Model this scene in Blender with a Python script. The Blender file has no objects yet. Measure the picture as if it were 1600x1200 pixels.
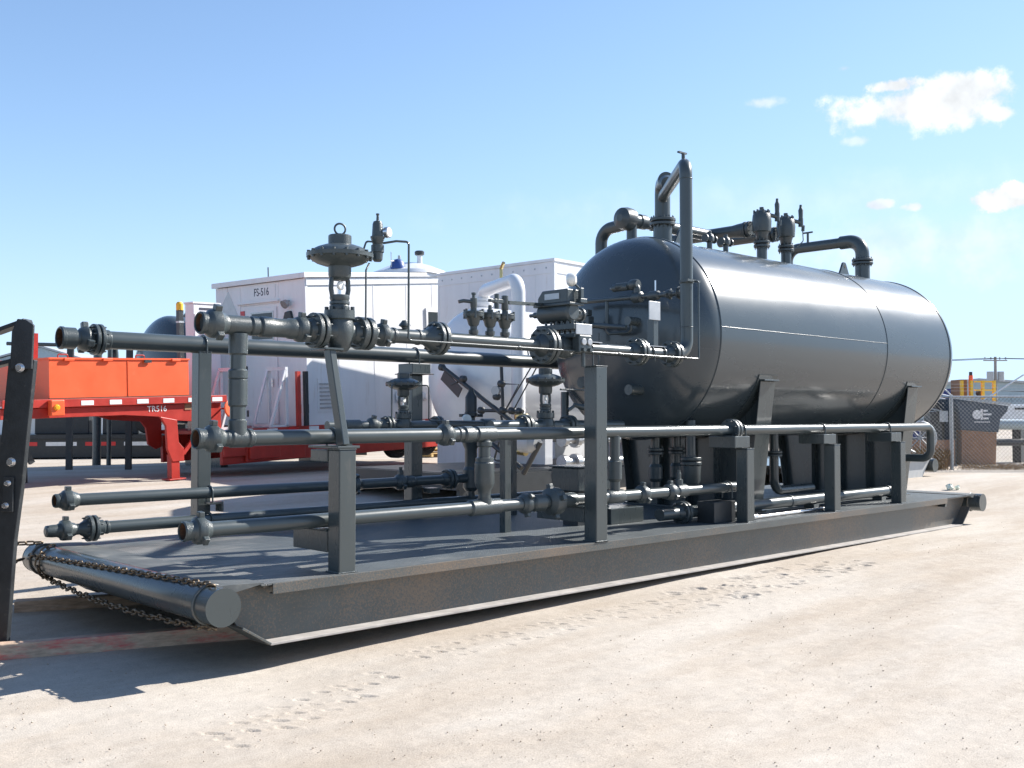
import bpy, math, random
import numpy as np
from mathutils import Vector, Matrix

random.seed(7)
rng = np.random.default_rng(11)
SC = bpy.context.scene
COL = SC.collection
R = math.radians

# ------------------------------------------------------------------ camera
CAM = Vector((-3.806, -6.429, 1.60))
VIEW_AZ = 46.2655            # direction of view, degrees from +X towards +Y
cam = bpy.data.cameras.new('camera')
cam.sensor_width = 36.0
cam.lens = 36.45
cam.clip_start = 0.1
cam.clip_end = 6000
cam_o = bpy.data.objects.new('camera', cam)
cam_o.location = CAM
cam_o.rotation_euler = (R(90 + 1.768), 0, R(VIEW_AZ - 90))
COL.objects.link(cam_o)
SC.camera = cam_o

# ------------------------------------------------------------------ light
SUN_AZ, SUN_EL = -16.5, 35.5
sd = Vector((math.cos(R(SUN_EL)) * math.cos(R(SUN_AZ)), math.cos(R(SUN_EL)) * math.sin(R(SUN_AZ)), math.sin(R(SUN_EL))))
sun = bpy.data.lights.new('sun', 'SUN')
sun.energy = 5.0
sun.angle = R(0.53)
sun.color = (1.0, 0.955, 0.89)
sun_o = bpy.data.objects.new('sun', sun)
sun_o.rotation_euler = (-sd).to_track_quat('-Z', 'Y').to_euler()
sun_o.location = (10, -12, 14)
COL.objects.link(sun_o)

world = bpy.data.worlds.new('World')
SC.world = world
world.use_nodes = True
SC.view_settings.view_transform = 'Standard'
SC.view_settings.look = 'None'
SC.view_settings.exposure = 1.05
SC.view_settings.gamma = 1.0
SC.view_settings.use_curve_mapping = False


def N(nt, typ, **kw):
    n = nt.nodes.new(typ)
    for k, v in kw.items():
        if k.startswith('i_'):
            key = k[2:]
            key = int(key) if key.isdigit() else key.replace('_', ' ')
            n.inputs[key].default_value = v
        else:
            setattr(n, k, v)
    return n


def build_world():
    nt = world.node_tree
    nt.nodes.clear()
    L = nt.links.new
    out = N(nt, 'ShaderNodeOutputWorld')
    sky = N(nt, 'ShaderNodeTexSky', sky_type='NISHITA', sun_disc=False)
    sky.sun_elevation = R(SUN_EL)
    sky.sun_rotation = R(90 - SUN_AZ)
    sky.altitude = 900
    sky.air_density = 1.0
    sky.dust_density = 0.2
    sky.ozone_density = 2.4
    bg = N(nt, 'ShaderNodeBackground', i_Strength=0.115)
    # soft shoulder on the sky radiance so the hazy horizon keeps its pale blue
    sp = N(nt, 'ShaderNodeSeparateColor'); L(sky.outputs[0], sp.inputs[0])
    cb_ = N(nt, 'ShaderNodeCombineColor')
    for i, lim in enumerate((3.3, 4.5, 6.2)):
        p1 = N(nt, 'ShaderNodeMath', operation='POWER'); p1.inputs[1].default_value = -4.0; L(sp.outputs[i], p1.inputs[0])
        p2 = N(nt, 'ShaderNodeMath', operation='ADD'); p2.inputs[1].default_value = lim ** -4.0; L(p1.outputs[0], p2.inputs[0])
        p3 = N(nt, 'ShaderNodeMath', operation='POWER'); p3.inputs[1].default_value = -.25; L(p2.outputs[0], p3.inputs[0])
        L(p3.outputs[0], cb_.inputs[i])
    L(cb_.outputs[0], bg.inputs[0])
    tc = N(nt, 'ShaderNodeTexCoord')
    nz = N(nt, 'ShaderNodeTexNoise', i_Scale=15.0, i_Detail=9.0, i_Roughness=0.66)
    L(tc.outputs['Generated'], nz.inputs['Vector'])
    # each cloud: direction, half width, half height, softness, opacity
    clouds = [((.8728, .407, .2692), .074, .023, .62, .97), ((.8850, .3758, .278), .048, .015, .6, .95),
              ((.8609, .4184, .2885), .032, .009, .4, .95), ((.9182, .3440, .1856), .052, .014, .35, 1.0),
              ((.8771, .4414, .1895), .014, .005, .6, .8), ((.8912, .4138, .1857), .014, .005, .6, .8),
              ((.8092, .5144, .2840), .02, .006, .8, .55), ((.8381, .4513, .3064), .011, .005, .8, .45),
              ((.9025, .3454, .2571), .012, .006, .6, .85), ((.8583, .4506, .2457), .016, .005, .8, .5),
              ((.9005, .4068, .1534), .16, .026, 1.6, .42), ((.8300, .5000, .1950), .22, .018, 1.8, .16),
              ((.80, .25, .42), .16, .05, .7, .9), ((.55, -.62, .38), .22, .06, .7, .9), ((-.6, -.65, .3), .2, .05, .7, .8)]
    acc = None
    for (c, a, b, soft, op) in clouds:
        c = Vector(c).normalized()
        r = Vector((c.y, -c.x, 0)).normalized()
        u = r.cross(c).normalized()
        dr = N(nt, 'ShaderNodeVectorMath', operation='DOT_PRODUCT'); dr.inputs[1].default_value = r / a
        du = N(nt, 'ShaderNodeVectorMath', operation='DOT_PRODUCT'); du.inputs[1].default_value = u / b
        df = N(nt, 'ShaderNodeVectorMath', operation='DOT_PRODUCT'); df.inputs[1].default_value = c
        for q in (dr, du, df):
            L(tc.outputs['Generated'], q.inputs[0])
        p1 = N(nt, 'ShaderNodeMath', operation='MULTIPLY'); L(dr.outputs['Value'], p1.inputs[0]); L(dr.outputs['Value'], p1.inputs[1])
        p2 = N(nt, 'ShaderNodeMath', operation='MULTIPLY_ADD'); L(du.outputs['Value'], p2.inputs[0]); L(du.outputs['Value'], p2.inputs[1]); L(p1.outputs[0], p2.inputs[2])
        sq = N(nt, 'ShaderNodeMath', operation='SQRT'); L(p2.outputs[0], sq.inputs[0])
        # 1 - dist + noise
        nn = N(nt, 'ShaderNodeMath', operation='MULTIPLY_ADD'); nn.inputs[1].default_value = 3.4; nn.inputs[2].default_value = -0.95
        L(nz.outputs[0], nn.inputs[0])
        d1 = N(nt, 'ShaderNodeMath', operation='SUBTRACT'); L(nn.outputs[0], d1.inputs[0]); L(sq.outputs[0], d1.inputs[1])
        mr = N(nt, 'ShaderNodeMapRange', clamp=True, interpolation_type='SMOOTHSTEP'); mr.inputs['From Min'].default_value = -soft * .5; mr.inputs['From Max'].default_value = soft * .5
        mr.inputs['To Max'].default_value = op
        L(d1.outputs[0], mr.inputs['Value'])
        gt = N(nt, 'ShaderNodeMath', operation='GREATER_THAN'); gt.inputs[1].default_value = 0.3; L(df.outputs['Value'], gt.inputs[0])
        m = N(nt, 'ShaderNodeMath', operation='MULTIPLY'); L(mr.outputs[0], m.inputs[0]); L(gt.outputs[0], m.inputs[1])
        if acc is None:
            acc = m
        else:
            mx = N(nt, 'ShaderNodeMath', operation='MAXIMUM'); L(acc.outputs[0], mx.inputs[0]); L(m.outputs[0], mx.inputs[1]); acc = mx
    cb = N(nt, 'ShaderNodeBackground', i_Color=(.96, .985, 1, 1), i_Strength=0.60)
    n4 = N(nt, 'ShaderNodeTexNoise', i_Scale=30.0, i_Detail=4.0); L(tc.outputs['Generated'], n4.inputs['Vector'])
    m4 = N(nt, 'ShaderNodeMapRange'); m4.inputs['From Min'].default_value = .3; m4.inputs['From Max'].default_value = .65; m4.inputs['To Min'].default_value = .40; m4.inputs['To Max'].default_value = .60
    L(n4.outputs[0], m4.inputs['Value']); L(m4.outputs[0], cb.inputs['Strength'])
    mix = N(nt, 'ShaderNodeMixShader')
    L(acc.outputs[0], mix.inputs[0]); L(bg.outputs[0], mix.inputs[1]); L(cb.outputs[0], mix.inputs[2])
    L(mix.outputs[0], out.inputs[0])


build_world()


# ------------------------------------------------------------------ materials
def mat(name, base, rough=.5, metal=0., coat=0., var=.12, scale=6., bump=0., bscale=60., dirt=None, dirt_amt=.0, dirt_scale=3., spec=.5, dustup=0., stretch=(1, 1, 1), orange=0.):
    m = bpy.data.materials.new(name)
    m.use_nodes = True
    nt = m.node_tree
    L = nt.links.new
    b = nt.nodes['Principled BSDF']
    b.inputs['Metallic'].default_value = metal
    b.inputs['Coat Weight'].default_value = coat
    b.inputs['Coat Roughness'].default_value = .12
    b.inputs['Specular IOR Level'].default_value = spec
    geo = N(nt, 'ShaderNodeNewGeometry')
    mp = N(nt, 'ShaderNodeMapping'); mp.inputs['Scale'].default_value = stretch
    L(geo.outputs['Position'], mp.inputs['Vector'])
    n1 = N(nt, 'ShaderNodeTexNoise', i_Scale=scale, i_Detail=6.0, i_Roughness=.6)
    L(mp.outputs[0], n1.inputs['Vector'])
    mr = N(nt, 'ShaderNodeMapRange'); mr.inputs['From Min'].default_value = .3; mr.inputs['From Max'].default_value = .7
    mr.inputs['To Min'].default_value = 1 - var; mr.inputs['To Max'].default_value = 1 + var
    L(n1.outputs[0], mr.inputs['Value'])
    mul = N(nt, 'ShaderNodeMix', data_type='RGBA', blend_type='MULTIPLY'); mul.inputs[0].default_value = 1.0
    mul.inputs[6].default_value = (*base, 1)
    L(mr.outputs[0], mul.inputs[7])
    col = mul.outputs[2]
    if dirt is not None:
        n2 = N(nt, 'ShaderNodeTexNoise', i_Scale=dirt_scale, i_Detail=9.0, i_Roughness=.72)
        L(mp.outputs[0], n2.inputs['Vector'])
        r2 = N(nt, 'ShaderNodeMapRange', clamp=True); r2.inputs['From Min'].default_value = .62 - dirt_amt * .3; r2.inputs['From Max'].default_value = .82 - dirt_amt * .3
        r2.inputs['To Max'].default_value = min(1., .45 + dirt_amt)
        L(n2.outputs[0], r2.inputs['Value'])
        mx = N(nt, 'ShaderNodeMix', data_type='RGBA'); mx.inputs[7].default_value = (*dirt, 1)
        L(r2.outputs[0], mx.inputs[0]); L(col, mx.inputs[6])
        col = mx.outputs[2]
    L(col, b.inputs['Base Color'])
    rr = N(nt, 'ShaderNodeMapRange'); rr.inputs['To Min'].default_value = max(.03, rough * .75); rr.inputs['To Max'].default_value = min(1, rough * 1.25)
    L(n1.outputs[0], rr.inputs['Value']); L(rr.outputs[0], b.inputs['Roughness'])
    if bump > 0:
        n3 = N(nt, 'ShaderNodeTexNoise', i_Scale=bscale, i_Detail=3.0)
        L(geo.outputs['Position'], n3.inputs['Vector'])
        bp = N(nt, 'ShaderNodeBump', i_Strength=bump, i_Distance=.01)
        L(n3.outputs[0], bp.inputs['Height']); L(bp.outputs[0], b.inputs['Normal'])
    return m


M = {}
M['paint'] = mat('grey_gloss_paint', (.050, .062, .064), rough=.28, coat=.3, var=.06, scale=3, bump=.03, bscale=20, dirt=(.17, .15, .13), dirt_amt=.07, dirt_scale=3, stretch=(1.6, 1.6, .5))
M['pipe'] = mat('grey_pipe_paint', (.050, .063, .066), rough=.32, coat=.2, var=.05, scale=4, bump=.02, bscale=18)
M['cast'] = mat('painted_casting', (.047, .060, .063), rough=.38, coat=.2, var=.12, scale=12, bump=.3, bscale=120, dirt=(.15, .125, .10), dirt_amt=.05, dirt_scale=16)
M['tank'] = mat('tank_gloss_paint', (.048, .062, .070), rough=.27, coat=.35, var=.04, scale=1.6, bump=.08, bscale=1.6, stretch=(.4, 1, 1))
M['black'] = mat('black_steel', (.022, .025, .028), rough=.45, var=.25, scale=10, dirt=(.18, .16, .13), dirt_amt=.1, dirt_scale=9, bump=.15)
M['darkgap'] = mat('gasket_black', (.012, .012, .013), rough=.7)
M['rust'] = mat('rust_brown', (.09, .042, .022), rough=.85, var=.4, scale=30, bump=.4)
M['rubber'] = mat('black_rubber', (.018, .018, .018), rough=.8)
M['white'] = mat('white_panel_paint', (.69, .69, .695), rough=.45, var=.05, scale=1.5, dirt=(.45, .38, .32), dirt_amt=.16, dirt_scale=2.2, bump=.08, bscale=2.5, stretch=(2.2, 2.2, .3))
M['whitegloss'] = mat('white_gloss_paint', (.68, .685, .695), rough=.25, coat=.3, var=.03, dirt=(.5, .44, .38), dirt_amt=.03)
M['orange'] = mat('orange_paint', (.80, .108, .03), rough=.42, var=.07, scale=3, dirt=(.50, .16, .07), dirt_amt=.14, dirt_scale=2.2)
M['red'] = mat('red_trailer_paint', (.40, .028, .018), rough=.42, var=.15, scale=4, dirt=(.16, .05, .035), dirt_amt=.12, dirt_scale=5)
M['reflred'] = mat('red_tape', (.6, .02, .02), rough=.3)
M['reflwhite'] = mat('white_tape', (.75, .75, .75), rough=.3)
M['amber'] = mat('amber_lens', (.9, .35, .02), rough=.15)
M['yellow'] = mat('yellow_paint', (.75, .42, .03), rough=.45)
M['blue'] = mat('blue_tarp', (.02, .06, .22), rough=.45, bump=.5, bscale=8)
M['brass'] = mat('brass_fitting', (.45, .36, .18), rough=.3, metal=1.)
M['chrome'] = mat('bright_steel', (.7, .7, .72), rough=.2, metal=1.)
M['zinc'] = mat('galvanised_steel', (.42, .43, .44), rough=.42, metal=.9, var=.15, scale=20)
M['chain'] = mat('old_chain_steel', (.17, .13, .09), rough=.45, metal=.75, var=.35, scale=40)
M['glass'] = mat('dark_window_glass', (.03, .04, .045), rough=.08)
M['dial'] = mat('gauge_dial', (.78, .77, .72), rough=.25, coat=.6)
M['wood'] = mat('weathered_timber', (.42, .29, .20), rough=.85, var=.3, scale=9, stretch=(.35, 2, 5), dirt=(.55, .47, .40), dirt_amt=.3, dirt_scale=4, bump=.4, bscale=40)
M['woodred'] = mat('timber_with_red_paint', (.46, .34, .25), rough=.85, var=.3, scale=9, stretch=(.8, 2, 5), dirt=(.60, .06, .07), dirt_amt=.45, dirt_scale=3.0, bump=.4, bscale=40)
M['ink'] = mat('sign_ink', (.02, .025, .05), rough=.6)
M['sign'] = mat('sign_white', (.78, .77, .76), rough=.4)
M['plate'] = mat('bare_metal_plate', (.42, .43, .44), rough=.4, metal=.5)
M['greyskid'] = mat('light_grey_skid_paint', (.40, .41, .41), rough=.4, var=.1, dirt=(.42, .33, .25), dirt_amt=.15)
M['brown'] = mat('brown_panel', (.27, .14, .075), rough=.7, var=.2)
M['navy'] = mat('dark_slate_panel', (.035, .055, .08), rough=.45)
M['bluebox'] = mat('royal_blue_paint', (.02, .05, .22), rough=.4)
M['teal'] = mat('pale_teal_metal_siding', (.36, .44, .47), rough=.5, var=.08)
M['wire'] = mat('dull_wire', (.16, .16, .16), rough=.6)
M['palletwood'] = mat('new_pallet_wood', (.55, .38, .16), rough=.8, var=.2)
M['matte'] = mat('dusty_matte_paint', (.085, .092, .092), rough=.65, var=.2, scale=4, dirt=(.25, .235, .21), dirt_amt=.25, dirt_scale=4)
M['pole'] = mat('utility_pole_wood', (.30, .27, .24), rough=.9)
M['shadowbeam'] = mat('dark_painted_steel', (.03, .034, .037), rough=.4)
M['carwhite'] = mat('white_car_paint', (.75, .75, .75), rough=.2, coat=.8)
M['lamp_red'] = mat('red_lamp_lens', (.5, .01, .02), rough=.15)
M['weed'] = mat('dry_weed', (.19, .12, .055), rough=.9, var=.4, scale=8)
M['paper'] = mat('crumpled_paper', (.72, .78, .68), rough=.7)


def mat_deck():
    m = mat('painted_diamond_plate', (.076, .088, .092), rough=.56, coat=.0, var=.15, scale=3)
    nt = m.node_tree; L = nt.links.new
    b = nt.nodes['Principled BSDF']
    geo = N(nt, 'ShaderNodeNewGeometry')
    col_in = b.inputs['Base Color'].links[0].from_socket
    # pale dried dust film in drifting patches
    mp = N(nt, 'ShaderNodeMapping'); mp.inputs['Scale'].default_value = (.55, 1.2, 1)
    L(geo.outputs['Position'], mp.inputs['Vector'])
    n2 = N(nt, 'ShaderNodeTexNoise', i_Scale=2.3, i_Detail=9.0, i_Roughness=.7)
    L(mp.outputs[0], n2.inputs['Vector'])
    sx = N(nt, 'ShaderNodeSeparateXYZ'); L(geo.outputs['Position'], sx.inputs[0])
    gx = N(nt, 'ShaderNodeMapRange', clamp=True); gx.inputs['From Min'].default_value = 2.6; gx.inputs['From Max'].default_value = .4
    gx.inputs['To Min'].default_value = -.14; gx.inputs['To Max'].default_value = .09
    L(sx.outputs['X'], gx.inputs['Value'])
    ad = N(nt, 'ShaderNodeMath', operation='ADD'); L(n2.outputs[0], ad.inputs[0]); L(gx.outputs[0], ad.inputs[1])
    r2 = N(nt, 'ShaderNodeMapRange', clamp=True); r2.inputs['From Min'].default_value = .5; r2.inputs['From Max'].default_value = .74; r2.inputs['To Max'].default_value = .75
    L(ad.outputs[0], r2.inputs['Value'])
    mx = N(nt, 'ShaderNodeMix', data_type='RGBA'); mx.inputs[7].default_value = (.25, .24, .222, 1)
    L(r2.outputs[0], mx.inputs[0]); L(col_in, mx.inputs[6]); L(mx.outputs[2], b.inputs['Base Color'])
    # raised lugs: two crossed families of short bars
    hs = []
    for sgn in (1, -1):
        rot = N(nt, 'ShaderNodeMapping'); rot.inputs['Rotation'].default_value = (0, 0, R(45 * sgn)); rot.inputs['Scale'].default_value = (27, 27, 27)
        L(geo.outputs['Position'], rot.inputs['Vector'])
        s = N(nt, 'ShaderNodeSeparateXYZ'); L(rot.outputs[0], s.inputs[0])
        pr = []
        for ax, w in (('X', .12), ('Y', .36)):
            fr = N(nt, 'ShaderNodeMath', operation='FRACT')
            offs = N(nt, 'ShaderNodeMath', operation='ADD'); offs.inputs[1].default_value = 0 if sgn > 0 else .5
            L(s.outputs[ax], offs.inputs[0]); L(offs.outputs[0], fr.inputs[0])
            sb = N(nt, 'ShaderNodeMath', operation='SUBTRACT'); sb.inputs[1].default_value = .5; L(fr.outputs[0], sb.inputs[0])
            ab = N(nt, 'ShaderNodeMath', operation='ABSOLUTE'); L(sb.outputs[0], ab.inputs[0])
            k = N(nt, 'ShaderNodeMapRange', clamp=True); k.inputs['From Min'].default_value = w; k.inputs['From Max'].default_value = w * .5
            L(ab.outputs[0], k.inputs['Value']); pr.append(k)
        mm = N(nt, 'ShaderNodeMath', operation='MULTIPLY'); L(pr[0].outputs[0], mm.inputs[0]); L(pr[1].outputs[0], mm.inputs[1]); hs.append(mm)
    mxx = N(nt, 'ShaderNodeMath', operation='MAXIMUM'); L(hs[0].outputs[0], mxx.inputs[0]); L(hs[1].outputs[0], mxx.inputs[1])
    bp = N(nt, 'ShaderNodeBump', i_Strength=1., i_Distance=.007)
    L(mxx.outputs[0], bp.inputs['Height']); L(bp.outputs[0], b.inputs['Normal'])
    return m


def mat_beam():
    m = mat('skid_beam_paint', (.072, .084, .085), rough=.36, coat=.1, var=.12, scale=4)
    nt = m.node_tree; L = nt.links.new
    b = nt.nodes['Principled BSDF']
    geo = N(nt, 'ShaderNodeNewGeometry')
    col_in = b.inputs['Base Color'].links[0].from_socket
    # fine brown mud splatter and thin rust bleeding
    n2 = N(nt, 'ShaderNodeTexNoise', i_Scale=70., i_Detail=5.0, i_Roughness=.7); L(geo.outputs['Position'], n2.inputs['Vector'])
    n3 = N(nt, 'ShaderNodeTexNoise', i_Scale=1.1, i_Detail=4.0); L(geo.outputs['Position'], n3.inputs['Vector'])
    ad = N(nt, 'ShaderNodeMath', operation='MULTIPLY_ADD'); ad.inputs[1].default_value = .55; L(n3.outputs[0], ad.inputs[0]); L(n2.outputs[0], ad.inputs[2])
    r2 = N(nt, 'ShaderNodeMapRange', clamp=True); r2.inputs['From Min'].default_value = .72; r2.inputs['From Max'].default_value = .95; r2.inputs['To Max'].default_value = .65
    L(ad.outputs[0], r2.inputs['Value'])
    mx = N(nt, 'ShaderNodeMix', data_type='RGBA'); mx.inputs[7].default_value = (.24, .16, .10, 1)
    L(r2.outputs[0], mx.inputs[0]); L(col_in, mx.inputs[6]); L(mx.outputs[2], b.inputs['Base Color'])
    bp = N(nt, 'ShaderNodeBump', i_Strength=.25, i_Distance=.004)
    L(n2.outputs[0], bp.inputs['Height']); L(bp.outputs[0], b.inputs['Normal'])
    return m


def mat_ground():
    m = bpy.data.materials.new('caliche_gravel')
    m.use_nodes = True
    nt = m.node_tree; L = nt.links.new
    b = nt.nodes['Principled BSDF']
    b.inputs['Roughness'].default_value = .95
    b.inputs['Specular IOR Level'].default_value = .15
    geo = N(nt, 'ShaderNodeNewGeometry')
    mp = N(nt, 'ShaderNodeMapping'); mp.inputs['Rotation'].default_value = (0, 0, R(38)); mp.inputs['Scale'].default_value = (.45, 1.6, 1)
    L(geo.outputs['Position'], mp.inputs['Vector'])
    big = N(nt, 'ShaderNodeTexNoise', i_Scale=.55, i_Detail=8.0, i_Roughness=.62); L(mp.outputs[0], big.inputs['Vector'])
    cr = N(nt, 'ShaderNodeValToRGB')
    e = cr.color_ramp.elements
    e[0].position = .36; e[0].color = (.39, .33, .266, 1)
    e[1].position = .60; e[1].color = (.47, .424, .368, 1)
    x = e.new(.5); x.color = (.435, .382, .322, 1)
    L(big.outputs[0], cr.inputs[0])
    mid = N(nt, 'ShaderNodeTexNoise', i_Scale=9., i_Detail=8.0, i_Roughness=.7); L(geo.outputs['Position'], mid.inputs['Vector'])
    rm = N(nt, 'ShaderNodeMapRange'); rm.inputs['From Min'].default_value = .3; rm.inputs['From Max'].default_value = .7; rm.inputs['To Min'].default_value = .9; rm.inputs['To Max'].default_value = 1.09
    L(mid.outputs[0], rm.inputs['Value'])
    fine = N(nt, 'ShaderNodeTexNoise', i_Scale=110., i_Detail=4.0, i_Roughness=.7); L(geo.outputs['Position'], fine.inputs['Vector'])
    rf = N(nt, 'ShaderNodeMapRange'); rf.inputs['From Min'].default_value = .3; rf.inputs['From Max'].default_value = .7; rf.inputs['To Min'].default_value = .78; rf.inputs['To Max'].default_value = 1.18
    L(fine.outputs[0], rf.inputs['Value'])
    mm = N(nt, 'ShaderNodeMath', operation='MULTIPLY'); L(rm.outputs[0], mm.inputs[0]); L(rf.outputs[0], mm.inputs[1])
    vor = N(nt, 'ShaderNodeTexVoronoi', i_Scale=26.); L(geo.outputs['Position'], vor.inputs['Vector'])
    rv = N(nt, 'ShaderNodeMapRange', clamp=True); rv.inputs['From Min'].default_value = .10; rv.inputs['From Max'].default_value = .16; rv.inputs['To Min'].default_value = .82; rv.inputs['To Max'].default_value = 1.
    L(vor.outputs['Distance'], rv.inputs['Value'])
    m3a = N(nt, 'ShaderNodeMath', operation='MULTIPLY'); L(mm.outputs[0], m3a.inputs[0]); L(rv.outputs[0], m3a.inputs[1])
    # drag streaks left by tyres and skids
    ms = N(nt, 'ShaderNodeMapping'); ms.inputs['Rotation'].default_value = (0, 0, R(-14)); ms.inputs['Scale'].default_value = (.5, 3.0, 1)
    L(geo.outputs['Position'], ms.inputs['Vector'])
    sn = N(nt, 'ShaderNodeTexNoise', i_Scale=1.0, i_Detail=6.0, i_Roughness=.65); L(ms.outputs[0], sn.inputs['Vector'])
    rs = N(nt, 'ShaderNodeMapRange', clamp=True); rs.inputs['From Min'].default_value = .36; rs.inputs['From Max'].default_value = .6; rs.inputs['To Min'].default_value = .95; rs.inputs['To Max'].default_value = 1.02
    L(sn.outputs[0], rs.inputs['Value'])
    m3 = N(nt, 'ShaderNodeMath', operation='MULTIPLY'); L(m3a.outputs[0], m3.inputs[0]); L(rs.outputs[0], m3.inputs[1])
    mul = N(nt, 'ShaderNodeMix', data_type='RGBA', blend_type='MULTIPLY'); mul.inputs[0].default_value = 1.
    L(cr.outputs[0], mul.inputs[6]); L(m3.outputs[0], mul.inputs[7]); L(mul.outputs[2], b.inputs['Base Color'])
    bp1 = N(nt, 'ShaderNodeBump', i_Strength=.3, i_Distance=.02); L(mid.outputs[0], bp1.inputs['Height'])
    bp2 = N(nt, 'ShaderNodeBump', i_Strength=.5, i_Distance=.006); L(fine.outputs[0], bp2.inputs['Height']); L(bp1.outputs[0], bp2.inputs['Normal'])
    L(bp2.outputs[0], b.inputs['Normal'])
    return m


M['dustflange'] = mat('dusty_flange_steel', (.36, .335, .31), rough=.7, var=.2, scale=6, dirt=(.09, .10, .10), dirt_amt=.15, dirt_scale=5)
M['deck'] = mat_deck()
M['beam'] = mat_beam()
M['ground'] = mat_ground()


# ------------------------------------------------------------------ mesh builder
def frame(d):
    d = Vector(d).normalized()
    up = Vector((0, 0, 1)) if abs(d.z) < .95 else Vector((0, 1, 0))
    u = (up - d * up.dot(d)).normalized()
    w = d.cross(u)
    return d, u, w


def fillet(pts, rad, seg=8):
    pts = [Vector(p) for p in pts]
    if rad <= 0 or len(pts) < 3:
        return pts
    out = [pts[0]]
    for i in range(1, len(pts) - 1):
        a, b, c = pts[i - 1], pts[i], pts[i + 1]
        d1 = (a - b).normalized(); d2 = (c - b).normalized()
        ang = d1.angle(d2)
        if ang > 3.1:
            out.append(b); continue
        t = min(rad / math.tan(ang / 2), (a - b).length * .49 if i > 1 else (a - b).length * .95, (c - b).length * .49 if i < len(pts) - 2 else (c - b).length * .95)
        r = t * math.tan(ang / 2)
        bis = (d1 + d2).normalized()
        cen = b + bis * (r / math.sin(ang / 2))
        s = b + d1 * t - cen; e = b + d2 * t - cen
        tot = s.angle(e)
        ax = s.cross(e).normalized()
        for k in range(seg + 1):
            out.append(cen + Matrix.Rotation(tot * k / seg, 3, ax) @ s)
    out.append(pts[-1])
    return out


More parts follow.
